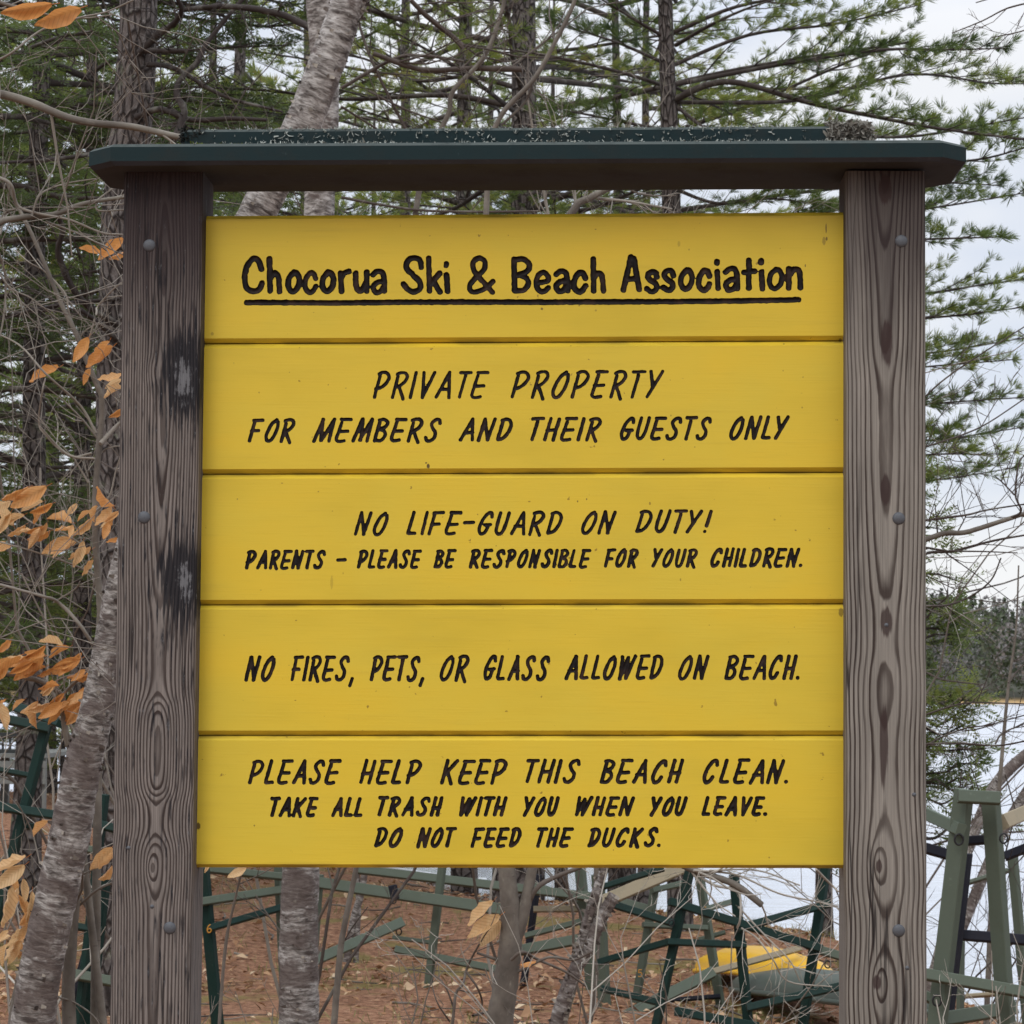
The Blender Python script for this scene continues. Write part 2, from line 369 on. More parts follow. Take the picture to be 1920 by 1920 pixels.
def bark(name, kind):
    m = NT(name); uv = m.coord('UV'); ob = m.coord('Object')
    if kind == 'birch':
        a = m.noise(m.mapping(uv, (24, 85, 1)), 1.0, 4, 0.65, 0.5); a2 = m.noise(m.mapping(uv, (8, 24, 1)), 1.0, 3, 0.6, 0.6)
        b = m.noise(m.mapping(uv, (5, 9, 1), (2, 0, 0)), 1.0, 5, 0.7, 0.6); l = m.noise(m.mapping(uv, (45, 260, 1)), 1.0, 2)
        low = m.smooth(m.xyz(ob)[2], 2.3, 1.3)
        q = m.math('ADD', m.math('MULTIPLY', a, 0.6), m.math('MULTIPLY', a2, 0.4))
        c = m.ramp(q, [(0.38, (0.045, 0.036, 0.032)), (0.46, (0.14, 0.125, 0.113)), (0.54, (0.285, 0.265, 0.245)), (0.64, (0.45, 0.43, 0.405))])
        c = m.mix(m.math('MULTIPLY', m.smooth(m.math('ADD', b, m.math('MULTIPLY', low, 0.10)), 0.53, 0.64), 0.85), c, m.mix(a, (0.03, 0.022, 0.02), (0.16, 0.125, 0.11)))
        c = m.mix(m.math('MULTIPLY', m.smooth(l, 0.6, 0.66), 0.75), c, (0.055, 0.04, 0.036))
        m.set(color=c, rough=0.8, spec=0.2, normal=m.bump(m.math('ADD', q, m.math('MULTIPLY', b, -0.6)), 0.8, 0.006))
    elif kind == 'pale_birch':
        a = m.noise(m.mapping(uv, (8, 50, 1)), 1.0, 4, 0.6, 0.6)
        l = m.noise(m.mapping(uv, (16, 150, 1)), 1.0, 2)
        b = m.noise(m.mapping(uv, (3, 7, 1)), 1.0, 4, 0.7, 0.6)
        c = m.ramp(a, [(0.32, (0.25, 0.21, 0.19)), (0.5, (0.48, 0.43, 0.4)), (0.7, (0.62, 0.57, 0.54))])
        c = m.mix(m.math('MULTIPLY', m.smooth(l, 0.6, 0.68), 0.65), c, (0.12, 0.085, 0.075))
        c = m.mix(m.math('MULTIPLY', m.smooth(b, 0.58, 0.7), 0.8), c, (0.06, 0.05, 0.045))
        m.set(color=c, rough=0.7, spec=0.25, normal=m.bump(a, 0.5, 0.006))
    elif kind == 'grey':
        a = m.noise(m.mapping(uv, (30, 10, 1)), 1.0, 4, 0.6); b = m.noise(m.mapping(uv, (7, 5, 1)), 1.0, 4, 0.65)
        l = m.noise(m.mapping(uv, (30, 160, 1)), 1.0, 2)
        c = m.ramp(b, [(0.3, (0.065, 0.055, 0.046)), (0.5, (0.125, 0.108, 0.09)), (0.7, (0.2, 0.182, 0.15))])
        c = m.mix(m.math('MULTIPLY', m.smooth(a, 0.6, 0.7), 0.4), c, (0.3, 0.28, 0.23))
        c = m.mix(m.math('MULTIPLY', m.smooth(l, 0.66, 0.72), 0.5), c, (0.05, 0.04, 0.033))
        m.set(color=c, rough=0.85, spec=0.2, normal=m.bump(m.math('ADD', a, b), 0.5, 0.004))
    elif kind == 'pine':
        v = m.voro(m.mapping(uv, (26, 9, 1)), 1.0, 'DISTANCE_TO_EDGE'); a = m.noise(m.mapping(uv, (40, 18, 1)), 1.0, 5, 0.7)
        li = m.noise(m.mapping(uv, (5, 4, 1)), 1.0, 5, 0.7)
        c = m.ramp(a, [(0.3, (0.06, 0.049, 0.045)), (0.55, (0.13, 0.112, 0.103)), (0.75, (0.22, 0.198, 0.182))])
        c = m.mix(m.smooth(v, 0.12, 0.02), c, (0.026, 0.021, 0.019))
        c = m.mix(m.math('MULTIPLY', m.smooth(li, 0.58, 0.66), 0.7), c, (0.19, 0.2, 0.14))
        m.set(color=c, rough=0.92, spec=0.15, normal=m.bump(m.math('ADD', m.smooth(v, 0, 0.2), a), 0.9, 0.015))
    elif kind == 'twig':
        a = m.noise(ob, 9, 4, 0.65); t = m.attr()
        c = m.ramp(t, [(0.0, (0.022, 0.016, 0.014)), (0.4, (0.075, 0.058, 0.048)), (0.75, (0.2, 0.175, 0.145)), (1.0, (0.38, 0.35, 0.3))])
        c = m.mix(m.math('MULTIPLY', m.smooth(a, 0.5, 0.7), 0.4), c, (0.22, 0.21, 0.175))
        m.set(color=c, rough=0.8, spec=0.25)
    return m.m

def leafy(name, stops, trans=0.35, rough=0.55, veins=False):
    m = NT(name); t = m.attr()
    c = m.ramp(t, stops)
    if veins:
        s = m.xyz(m.coord('Object'))
        wv = m.math('SINE', m.math('MULTIPLY', m.math('SUBTRACT', m.math('ABSOLUTE', s[1]), m.math('MULTIPLY', s[0], 0.9)), 62.0))
        c = m.mix(m.math('MULTIPLY', m.smooth(wv, 0.5, 1.0), 0.35), c, (0.28, 0.10, 0.03))
        c = m.mix(m.math('MULTIPLY', m.noise(m.coord("Object"), 6, 3), 0.45), c, (0.5, 0.26, 0.09))
    m.set(color=c, rough=rough, spec=0.3)
    tr = m.t.nodes.new('ShaderNodeBsdfTranslucent'); m.put(tr.inputs[0], c)
    ms = m.t.nodes.new('ShaderNodeMixShader'); ms.inputs[0].default_value = trans
    m.t.links.new(m.b.outputs[0], ms.inputs[1]); m.t.links.new(tr.outputs[0], ms.inputs[2])
    m.t.links.new(ms.outputs[0], m.out.inputs[0])
    return m.m

def plain(name, c, rough=0.5, spec=0.4, metal=0.0, n=0.25, scale=20):
    m = NT(name); q = m.noise(m.coord('Object'), scale, 4, 0.6)
    cc = m.mix(m.math('MULTIPLY', q, n * 2), c, tuple(k * 0.45 for k in c))
    m.set(color=cc, rough=rough, spec=spec, metal=metal, normal=m.bump(q, 0.1, 0.002))
    return m.m

M = {}
M['yellow'] = yellow_paint()
M['letters'] = letter_paint()
M['dark_green'] = painted('weathered_dark_green_paint', (0.0105, 0.0225, 0.0245), 0.7, 0.55, (0.02, 0.022, 0.02), 16)
M['rack_dark'] = painted('dark_green_rack_paint', (0.011, 0.029, 0.024), 0.55, 0.4, (0.03, 0.033, 0.026), 9)
M['rack_sage'] = painted('faded_sage_rack_paint', (0.088, 0.106, 0.08), 0.6, 0.4, (0.075, 0.085, 0.06), 9)
M['rack_tan'] = painted('bare_tan_lumber', (0.27, 0.225, 0.15), 0.75, 0.4, (0.14, 0.14, 0.1), 9)
M['rack_black'] = painted('blackish_rack_lumber', (0.016, 0.017, 0.024), 0.7, 0.3, (0.04, 0.035, 0.035), 9)
M['number'] = plain('orange_number_paint', (0.55, 0.25, 0.03), 0.6)
M['birch'] = bark('birch_bark', 'birch'); M['pale_birch'] = bark('pale_birch_bark', 'pale_birch')
M['grey'] = bark('smooth_grey_bark', 'grey'); M['pine_bark'] = bark('pine_bark', 'pine'); M['twig'] = bark('twig_bark', 'twig')
M['pine'] = leafy('pine_needles', [(0.0, (0.045, 0.072, 0.026)), (0.45, (0.115, 0.155, 0.042)), (0.75, (0.22, 0.25, 0.052)), (0.93, (0.30, 0.30, 0.08)), (1.0, (0.22, 0.14, 0.06))], 0.58)
M['hemlock'] = leafy('hemlock_needles', [(0.0, (0.042, 0.060, 0.024)), (0.5, (0.098, 0.135, 0.038)), (1.0, (0.20, 0.225, 0.055))], 0.52)
M['beech'] = leafy('orange_beech_leaf', [(0.0, (0.46, 0.15, 0.03)), (0.5, (0.64, 0.31, 0.10)), (1.0, (0.74, 0.55, 0.31))], 0.4, 0.45, True)
M['litter'] = leafy('fallen_leaf', [(0.0, (0.10, 0.045, 0.022)), (0.35, (0.24, 0.115, 0.055)), (0.7, (0.40, 0.24, 0.125)), (1.0, (0.58, 0.46, 0.31))], 0.1, 0.6)
M['far_trees'] = leafy('far_forest_foliage', [(0.0, (0.06, 0.075, 0.055)), (0.35, (0.085, 0.11, 0.055)), (0.6, (0.15, 0.14, 0.14)), (1.0, (0.21, 0.195, 0.185))], 0.1, 0.9)  # far-shore haze is put into these muted foliage colours
M['bolt'] = plain('galvanised_bolt', (0.10, 0.105, 0.115), 0.6, 0.4, 0.3, 0.3, 300)
M['lichen'] = plain('pale_lichen', (0.33, 0.35, 0.315), 0.9, 0.1, 0, 0.3, 60)
M['moss'] = plain('green_moss', (0.10, 0.12, 0.02), 0.95, 0.1, 0, 0.4, 90)
M['kayak'] = plain('yellow_hull', (0.72, 0.40, 0.012), 0.35, 0.5, 0, 0.08, 4)
M['canoe'] = plain('grey_green_hull', (0.075, 0.092, 0.075), 0.45, 0.4, 0, 0.2, 5)
M['white_hull'] = plain('white_hull', (0.62, 0.64, 0.65), 0.4, 0.4, 0, 0.15, 5)
M['red'] = plain('red_plastic', (0.5, 0.03, 0.035), 0.5)
M['rail_grey'] = plain('grey_deck_boards', (0.21, 0.215, 0.2), 0.8, 0.2, 0, 0.3, 12)
M['rail_dark'] = plain('dark_balusters', (0.03, 0.035, 0.035), 0.7)
M['rope'] = plain('black_cable', (0.012, 0.012, 0.013), 0.6)

# ------------------------------------------------------------------ ground, lake, far shore
LAKE = -0.62
_sh = [(2600, 13.5), (1900, 18.3), (1500, 23.5), (1200, 25.5), (900, 28.5), (640, 36), (300, 46), (0, 50), (-700, 58)]
_sp = np.array([P(a, 960, d)[:2] for a, d in _sh]); _sp = _sp[np.argsort(_sp[:, 0])]
_rs = np.random.default_rng(5)
_wv = [(_rs.uniform(-1, 1, 2) * k, _rs.uniform(0, 6.28), 1 / k) for k in (0.35, 0.6, 1.1, 1.9, 3.1, 4.6, 6.5) for _ in range(3)]

def gz(x, y):
    x = np.asarray(x, float); y = np.asarray(y, float)
    s = np.interp(x, _sp[:, 0], _sp[:, 1]) - y
    q = np.clip(0.085 * s, -1.6, 0.62)
    q = np.where(q > 0.35, 0.35 + 0.27 * (1 - np.exp(-(np.clip(0.085 * s, 0.35, 9) - 0.35) / 0.27)), q)
    z = LAKE + q
    b = sum(0.022 * a * np.sin(k[0] * x + k[1] * y + p) for k, p, a in _wv)
    z = z + b * np.clip(0.4 + 0.15 * s, 0.0, 1.0)
    far = np.clip((y - 470) / 20, 0, 1)
    z = z * (1 - far) + far * (LAKE + 0.3)
    hill = np.clip((y - 540) / 520, 0, 1)
    z = z + hill * (20 + 9 * np.sin(x * 0.011 + 1.3) + 4 * np.sin(x * 0.03))
    return z

def strip(vals):
    return np.concatenate([np.arange(a, b, s) for a, b, s in vals])
gx = strip([(-900, -60, 60), (-60, -14, 4), (-14, 12, 0.16), (12, 60, 4), (60, 901, 60)])
gy = strip([(-40, -8, 4), (-8, 3, 0.6), (3, 36, 0.16), (36, 70, 1.0), (70, 450, 20), (450, 560, 5), (560, 1600, 60)])
XX, YY = np.meshgrid(gx, gy)
b = MB(); nx, ny = len(gx), len(gy)
i, j = np.meshgrid(np.arange(ny - 1), np.arange(nx - 1), indexing='ij')
b.raw(np.stack([XX, YY, gz(XX, YY)], -1).reshape(-1, 3), np.stack([i * nx + j, i * nx + j + 1, (i + 1) * nx + j + 1, (i + 1) * nx + j], -1).reshape(-1, 4))
m = NT('forest_floor'); co = m.coord('Object'); s = m.xyz(co)
n1 = m.noise(co, 1.1, 5, 0.65); n2 = m.noise(co, 22, 5, 0.7); n3 = m.noise(co, 0.6, 4, 0.6); n4 = m.noise(m.mapping(co, (1, 1, 1), (7, 3, 0)), 55, 3, 0.7)
c = m.ramp(n2, [(0.28, (0.06, 0.032, 0.02)), (0.43, (0.19, 0.092, 0.055)), (0.56, (0.33, 0.175, 0.105)), (0.72, (0.46, 0.31, 0.195))])
c = m.mix(m.math('MULTIPLY', m.smooth(n4, 0.58, 0.7), 0.5), c, (0.45, 0.32, 0.2))
c = m.mix(m.math('MULTIPLY', m.smooth(n4, 0.42, 0.3), 0.5), c, (0.07, 0.04, 0.03))
c = m.mix(m.math('MULTIPLY', m.smooth(m.math('ADD', n1, m.math('MULTIPLY', n2, 0.25)), 0.66, 0.76), 0.75), c, (0.19, 0.165, 0.055))
far = m.smooth(s[1], 380, 460)
marsh = m.ramp(m.noise(m.mapping(co, (0.02, 0.1, 1)), 1, 4), [(0.35, (0.30, 0.19, 0.085)), (0.65, (0.44, 0.30, 0.14))])
c = m.mix(far, c, marsh)
c = m.mix(m.smooth(s[1], 535, 560), c, (0.06, 0.06, 0.045))
m.set(color=c, rough=0.95, spec=0.1, normal=m.bump(m.math('ADD', n2, n4), 0.8, 0.03))
tag(b.build('ground', m.m), 'brown leaf and needle covered forest floor sloping to the lake', 'ground', kind='structure')

b = MB()
b.raw([(-900, 8, LAKE), (900, 8, LAKE), (900, 620, LAKE), (-900, 620, LAKE)], [(0, 1, 2, 3)])
m = NT('lake_water'); co = m.coord('Object')
h = m.math('ADD', m.noise(m.mapping(co, (0.6, 2.2, 1)), 1.5, 3), m.math('MULTIPLY', m.noise(m.mapping(co, (4, 12, 1)), 1.5, 2), 0.3))
m.set(color=(0.64, 0.67, 0.72), metal=0.8, rough=0.24, spec=0.5, ior=1.5, normal=m.bump(h, 0.35, 0.22))
tag(b.build('lake_water', m.m), 'calm pale lake mirroring the overcast sky', 'lake', kind='structure')

# far shore woods: too many crowns to count, one object
rng = np.random.default_rng(11); b = MB(); Q, T = [], []
for k in range(2100):
    y = 545 + 520 * rng.random() ** 1.5; x = rng.uniform(-0.55, 0.4) * (y + 5) + rng.normal(0, 4)
    z0 = float(gz(x, y)); H = rng.uniform(10, 20); con = rng.random() < 0.62
    nq = int(330 if y < 640 else 130)
    u = rng.random(nq)
    if con:
        hh = u ** 0.75; rr = (1 - hh) * H * 0.2 + 0.3
    else:
        hh = 0.25 + 0.75 * u; rr = np.sqrt(np.clip(1 - ((hh - .62) / .42) ** 2, 0.02, 1)) * H * 0.27
    an = rng.uniform(0, 6.283, nq); ra = rr * np.sqrt(rng.uniform(0.25, 1, nq))
    c0 = np.stack([x + ra * np.cos(an), y + ra * np.sin(an), z0 + hh * H], -1)
    e1 = nrm(rng.normal(size=(nq, 3))); e2 = nrm(np.cross(e1, rng.normal(size=(nq, 3))))
    sz = rng.uniform(0.18, 0.6, nq)[:, None] * (1.0 if con else 0.8) * (1 if y < 640 else 1.7)
    Q.append(np.stack([c0 - e1 * sz, c0 + e2 * sz * 0.7, c0 + e1 * sz, c0 - e2 * sz * 0.7], 1))
    T.append(np.clip((0.28 if con else 0.7) + rng.normal(0, .05) + rng.normal(0, .12, nq), 0, 1))
b.quads(np.concatenate(Q), np.concatenate(T))
tag(b.build('far_forest', M['far_trees'], smooth=False), 'dark wooded hillside across the lake', 'forest', kind='stuff')

# ------------------------------------------------------------------ the sign
sign = empty('beach_sign', (0.016, 0.07, float(gz(0, 0))), 'large yellow wooden beach rules sign between two grey posts under a dark green board roof', 'sign')
SL = 0.0085
def zf(px, py): return float(Py(px, py, 0.0)[2])
XL0 = float(np.mean([Py(233, 325, 0)[0], Py(205, 1920, 0)[0]])); XL1 = float(np.mean([Py(387, 407, 0.05)[0], Py(368, 1619, 0.05)[0]]))
XR0 = float(np.mean([Py(1582.5, 398, 0.05)[0], Py(1580, 1622, 0.05)[0]])); XR1 = float(np.mean([Py(1738, 318, 0)[0], Py(1735, 1920, 0)[0]]))
ZU = zf(960, 319)                                   # underside of the roof board
GND = float(gz(0, 0)) - 0.25
z1920, z320 = zf(960, 1920), ZU
def zt(py, px=960): return (zf(px, py) - z1920) / (z320 - z1920)
def lx(px, py, edge): return float(Py(px, py, 0)[0]) - edge

Lc = [(zt(p), v) for p, v in ((330, .62), (450, .42), (520, .30), (600, .42), (760, .30), (900, .46), (1080, .74), (1260, 1.0), (1330, .62), (1425, .28), (1500, .72), (1550, .98), (1620, .55), (1720, .78), (1900, .85))]
Rc = [(zt(p), v) for p, v in ((330, .30), (420, .42), (500, .52), (640, .60), (740, .72), (900, .74), (1080, .86), (1190, .95), (1290, .86), (1400, .93), (1500, .92), (1560, .86), (1630, .80), (1740, .92), (1850, .82), (1910, .86))]
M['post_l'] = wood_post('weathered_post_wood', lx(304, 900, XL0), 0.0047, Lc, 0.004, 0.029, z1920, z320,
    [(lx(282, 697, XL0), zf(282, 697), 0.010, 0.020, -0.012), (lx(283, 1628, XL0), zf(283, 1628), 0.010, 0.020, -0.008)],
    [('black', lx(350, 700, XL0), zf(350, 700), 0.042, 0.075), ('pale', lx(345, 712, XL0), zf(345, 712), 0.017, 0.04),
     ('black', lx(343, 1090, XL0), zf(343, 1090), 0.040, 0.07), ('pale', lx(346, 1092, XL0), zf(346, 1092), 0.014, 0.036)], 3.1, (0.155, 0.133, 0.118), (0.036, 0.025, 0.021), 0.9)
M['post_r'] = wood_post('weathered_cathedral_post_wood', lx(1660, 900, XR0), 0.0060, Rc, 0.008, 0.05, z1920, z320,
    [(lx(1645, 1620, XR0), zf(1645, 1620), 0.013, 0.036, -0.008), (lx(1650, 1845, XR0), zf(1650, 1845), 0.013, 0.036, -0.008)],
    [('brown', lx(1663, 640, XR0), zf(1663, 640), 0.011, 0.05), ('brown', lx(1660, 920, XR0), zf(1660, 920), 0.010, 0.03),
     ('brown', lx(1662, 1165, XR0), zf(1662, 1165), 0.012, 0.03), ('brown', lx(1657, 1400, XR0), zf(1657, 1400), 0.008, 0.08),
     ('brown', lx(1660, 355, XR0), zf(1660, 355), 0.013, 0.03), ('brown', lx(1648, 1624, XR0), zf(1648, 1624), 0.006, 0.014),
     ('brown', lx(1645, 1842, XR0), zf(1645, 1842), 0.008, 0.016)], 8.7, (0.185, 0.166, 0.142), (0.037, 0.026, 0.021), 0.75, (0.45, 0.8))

def dome(b, c, r, h, n=20, rings=5, ndir=(0, -1, 0)):
    nd = np.array(ndir, float); a = nrm(np.cross(nd, [0, 0, 1.0])); u = np.cross(a, nd)
    v = []
    for k in range(rings):
        q = k / (rings - 1) * (math.pi / 2) * 0.97
        for t in np.linspace(0, 2 * math.pi, n, endpoint=False):
            v.append(np.array(c) + nd * (h * math.sin(q)) + (a * math.cos(t) + u * math.sin(t)) * r * math.cos(q))
    f = [(k * n + t, k * n + (t + 1) % n, (k + 1) * n + (t + 1) % n, (k + 1) * n + t) for k in range(rings - 1) for t in range(n)]
    b.raw(v, np.array(f)); b.raw(v[-n:], np.array([list(range(n))]))

posts = []
for side, (xa, xb, mk, bolts, nails) in enumerate((
        (XL0, XL1, 'post_l', ((280, 460), (270, 970), (318, 1740)), ((241, 1590), (285, 1700))),
        (XR0, XR1, 'post_r', ((1690, 452), (1685, 972), (1685, 1745)), ((1662, 1172), (1714, 1490), (1701, 1815))))):
    b = MB(); xc = (xa + xb) / 2
    b.prism((xc, 0.07, GND), (xc, 0.07, ZU), xb - xa, 0.14, np.array([1.0, 0, 0]), 0.004)
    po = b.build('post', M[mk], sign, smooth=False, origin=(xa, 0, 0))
    tag(po, ('grey brown post with two blackened patches', 'grey post with broad cathedral grain')[side]); posts.append(po)
    for (px, py) in bolts:
        b = MB(); c = Py(px, py, 0.0); dome(b, c + [0, 0.0005, 0], 0.0112, 0.0045)
        b.build('bolt', M['bolt'], po)
    for (px, py) in nails:
        b = MB(); c = Py(px, py, 0.0); dome(b, c + [0, 0.0005, 0], 0.0042, 0.002, 12, 3)
        b.build('nail', M['bolt'], po)

# --- letter shapes: single strokes, as a router cuts them (cap height 1); a leading ~ marks a curve
CAPS = {
 'A': [[(0, 0), (.34, 1)], [(.34, 1), (.58, 0)], [(.1, .33), (.5, .34)]],
 'P': [[(.03, .84), (0, 0)], '~', [(-.04, .94), (.12, 1), (.32, .97), (.46, .8), (.38, .56), (.2, .4), (-.02, .33)]],
 'R': [[(.03, .84), (0, 0)], '~', [(-.04, .94), (.12, 1), (.32, .98), (.44, .82), (.36, .62), (.2, .48), (.04, .42)], [(.14, .43), (.46, -.07)]],
 'I': [[(0, 1), (0, 0)]],
 'V': [[(0, 1), (.2, .0)], [(.2, 0), (.5, 1)]],
 'T': [[(-.22, .99), (.26, 1)], [(.04, .86), (0, 0)]],
 'E': [[(-.02, 1), (.44, 1)], '~', [(.04, .86), (0, .45), (-.03, .12), (.06, .0), (.22, -.01), (.38, .02)], [(0, .44), (.42, .46)]],
 'O': ['~', [(.36, 1), (.16, .82), (.03, .5), (0, .2), (.12, .0), (.3, .04), (.44, .3), (.5, .66), (.46, .9)]],
 'Y': [[(0, 1), (.22, .45)], [(.5, 1), (.1, 0)]],
 'F': [[(.04, .9), (0, 0)], [(-.02, .98), (.44, 1)], [(0, .45), (.36, .47)]],
 'M': [[(0, 0), (.18, 1)], [(.18, 1), (.3, .02)], [(.3, .02), (.64, 1)], [(.64, 1), (.64, 0)]],
 'B': [[(.03, .92), (0, .04)], '~', [(-.02, .97), (.2, 1), (.4, .86), (.34, .66), (.06, .52)], '~', [(.1, .53), (.32, .46), (.42, .26), (.28, .03), (0, .02)]],
 'S': ['~', [(.5, .82), (.42, .98), (.24, .98), (.09, .8), (.2, .58), (.38, .38), (.38, .14), (.22, .0), (.04, .02), (-.04, .15)]],
 'N': [[(0, 0), (.05, 1)], [(.05, 1), (.42, 0)], [(.42, 0), (.53, 1)]],
 'D': [[(.03, .88), (0, .05)], '~', [(-.04, .94), (.14, 1), (.34, .94), (.46, .72), (.42, .4), (.24, .1), (0, .02)]],
 'H': [[(0, 0), (.03, 1)], [(.4, 0), (.43, 1)], [(0, .42), (.42, .46)]],
 'G': ['~', [(.5, .8), (.44, .98), (.28, .97), (.09, .7), (0, .28), (.12, 0), (.32, .06), (.42, .36)], [(.22, .42), (.5, .44)]],
 'U': ['~', [(0, 1), (-.03, .5), (0, .14), (.16, 0), (.32, .12), (.4, .5), (.43, 1)]],
 'L': ['~', [(.03, 1), (0, .5), (-.03, .1), (-.01, .02), (.1, .01), (.32, .02)]],
 'K': [[(0, 0), (.03, 1)], [(.5, 1), (.05, .4)], [(.14, .5), (.44, -.04)]],
 'C': ['~', [(.5, .8), (.44, .98), (.28, .97), (.09, .7), (0, .28), (.12, 0), (.32, .05), (.42, .24)]],
 'W': [[(0, 1), (.08, 0)], [(.08, 0), (.34, .94)], [(.34, .94), (.40, 0)], [(.40, 0), (.68, 1)]],
 ',': [[(.06, .04), (-.02, -.26)]], '.': [[(.0, .02), (.01, .03)]], '!': [[(.06, 1), (.03, .3)], [(0, .03), (.01, .04)]], '-': [[(0, .5), (.42, .52)]],
}
LOW = {
 'C': ['~', [(.62, .68), (.52, .92), (.36, 1), (.14, .8), (.04, .42), (.12, .1), (.34, 0), (.54, .06), (.64, .24)]],
 'h': [[(0, 1), (.02, .02)], '~', [(.03, .36), (.16, .55), (.3, .52), (.36, .34), (.39, 0)]],
 'o': ['~', [(.24, .58), (.07, .42), (.02, .2), (.1, .03), (.24, 0), (.4, .16), (.43, .38), (.34, .55), (.24, .58)]],
 'c': ['~', [(.42, .4), (.34, .56), (.2, .56), (.05, .36), (.04, .12), (.2, -.03), (.34, .04), (.42, .16)]],
 'r': [[(.02, .56), (.05, 0)], '~', [(.06, .4), (.16, .54), (.34, .59)]],
 'u': ['~', [(.02, .55), (.03, .2), (.12, .02), (.26, .06), (.38, .26)], [(.4, .56), (.4, 0)]],
 'a': ['~', [(.04, .5), (.2, .6), (.38, .55), (.44, .34), (.45, 0)], '~', [(.42, .3), (.22, .28), (.05, .15), (.13, -.02), (.3, 0), (.42, .14)]],
 'S': ['~', [(.58, .72), (.54, .92), (.38, 1), (.16, .94), (.1, .7), (.3, .5), (.54, .26), (.52, .04), (.3, -.03), (.12, .06), (0, .2)]],
 'k': [[(0, 1), (.03, 0)], [(.36, .56), (.07, .24)], [(.16, .3), (.36, -.02)]],
 'i': [[(.02, .5), (.05, 0)], [(.02, .78), (.03, .83)]],
 '&': ['~', [(.82, .3), (.6, .12), (.3, 0), (.1, .0), (.04, .18), (.26, .44), (.52, .66), (.54, .9), (.36, 1), (.16, .88), (.18, .64), (.42, .36), (.8, -.02)]],
 'B': [[(0, .97), (.02, .03)], '~', [(.02, .98), (.3, 1), (.52, .84), (.46, .64), (.14, .5)], '~', [(.2, .51), (.44, .4), (.5, .22), (.34, .04), (.04, .01)]],
 'e': ['~', [(.06, .26), (.38, .3), (.42, .44), (.26, .58), (.08, .46), (.02, .2), (.14, 0), (.3, 0), (.42, .1)]],
 'A': [[(0, 0), (.26, 1)], [(.26, 1), (.36, .96)], [(.36, .96), (.54, .02)], [(.1, .3), (.46, .33)]],
 's': ['~', [(.36, .42), (.3, .56), (.14, .56), (.05, .44), (.14, .32), (.32, .2), (.34, .06), (.2, -.03), (.02, .06)]],
 't': [[(.18, .84), (.18, 0)], [(0, .5), (.36, .52)]],
 'n': [[(.02, .57), (.03, 0)], '~', [(.05, .4), (.2, .57), (.36, .5), (.4, .28), (.41, 0)]],
}
def glyph(g):
    o, sm = [], False
    for q in g:
        if isinstance(q, str): sm = True; continue
        p = np.array(q, float); o.append(catmull(p, 5) if sm else p); sm = False
    return o

LINES = [  # board, slant, stroke px, font, words (x0, x1, top, base [, base at the end])
 (0, 0.0, 12.6, LOW, [('Chocorua', 453, 726.5, 478, 552), ('Ski', 751, 845, 478, 552), ('&', 874.6, 930, 478, 553), ('Beach', 958, 1137.5, 478, 551), ('Association', 1163, 1506.5, 476, 550, 545)]),
 (1, .235, 7.4, CAPS, [('PRIVATE', 698.7, 918, 694.5, 748.5), ('PROPERTY', 957, 1246, 693, 747.5)]),
 (1, .225, 7.8, CAPS, [('FOR', 464, 554.5, 783, 830), ('MEMBERS', 585, 828.7, 782, 830), ('AND', 860, 962, 782, 828.5), ('THEIR', 994, 1129, 781, 828), ('GUESTS', 1161.7, 1335, 780, 826.5), ('ONLY', 1367, 1481, 778.5, 825.5)]),
 (2, .22, 7.4, CAPS, [('NO', 663, 729, 958, 1005), ('LIFE-GUARD', 761.5, 1055.5, 957, 1004), ('ON', 1089, 1156.6, 956, 1002.5), ('DUTY!', 1191, 1336.6, 955, 1001)]),
 (2, .20, 7.3, CAPS, [('PARENTS', 459, 611.6, 1030, 1068), ('-', 630, 650, 1030, 1068), ('PLEASE', 669, 791.6, 1029, 1067), ('BE', 812.6, 856, 1029, 1066.5), ('RESPONSIBLE', 878.7, 1109, 1028, 1066), ('FOR', 1132, 1198, 1027, 1065), ('YOUR', 1221, 1309, 1027, 1065), ('CHILDREN.', 1331.5, 1504.5, 1026, 1064.5)]),
 (3, .215, 7.8, CAPS, [('NO', 457.7, 516.7, 1228, 1278), ('FIRES,', 544, 664, 1228, 1278), ('PETS,', 693, 796, 1227.5, 1278), ('OR', 824, 881, 1227, 1278), ('GLASS', 906, 1032, 1227, 1276.5), ('ALLOWED', 1058, 1244.5, 1226.7, 1275.5), ('ON', 1271, 1331, 1226.7, 1275.5), ('BEACH.', 1357.7, 1499.5, 1226.7, 1275.5)]),
 (4, .225, 8.0, CAPS, [('PLEASE', 465, 640.5, 1423, 1471.5), ('HELP', 673, 791.8, 1423, 1471.5), ('KEEP', 825, 952, 1422.5, 1471.5), ('THIS', 985, 1089, 1421.5, 1469.5), ('BEACH', 1124, 1283, 1422, 1470), ('CLEAN.', 1317, 1477.5, 1422, 1470.5)]),
 (4, .21, 7.9, CAPS, [('TAKE', 506.6, 598, 1493, 1532.5), ('ALL', 620.6, 679.5, 1493, 1532), ('TRASH', 707.6, 832, 1492, 1531.5), ('WITH', 860, 952, 1492, 1531.5), ('YOU', 980, 1050, 1492, 1531.5), ('WHEN', 1077, 1191, 1492, 1531), ('YOU', 1218, 1290, 1492, 1531), ('LEAVE.', 1315, 1438.5, 1492, 1531)]),
 (4, .21, 7.9, CAPS, [('DO', 701, 756, 1550, 1590), ('NOT', 780, 857.5, 1550, 1590), ('FEED', 882, 978.6, 1550, 1590), ('THE', 1005, 1076, 1550, 1589.5), ('DUCKS.', 1101, 1239, 1550, 1589.5)]),
]
YB = 0.05                                           # front plane of the boards, set back between the posts
rl = np.random.default_rng(3)
groove = {k: [] for k in range(5)}                  # board -> list of (line index, polyline x/v, radius)
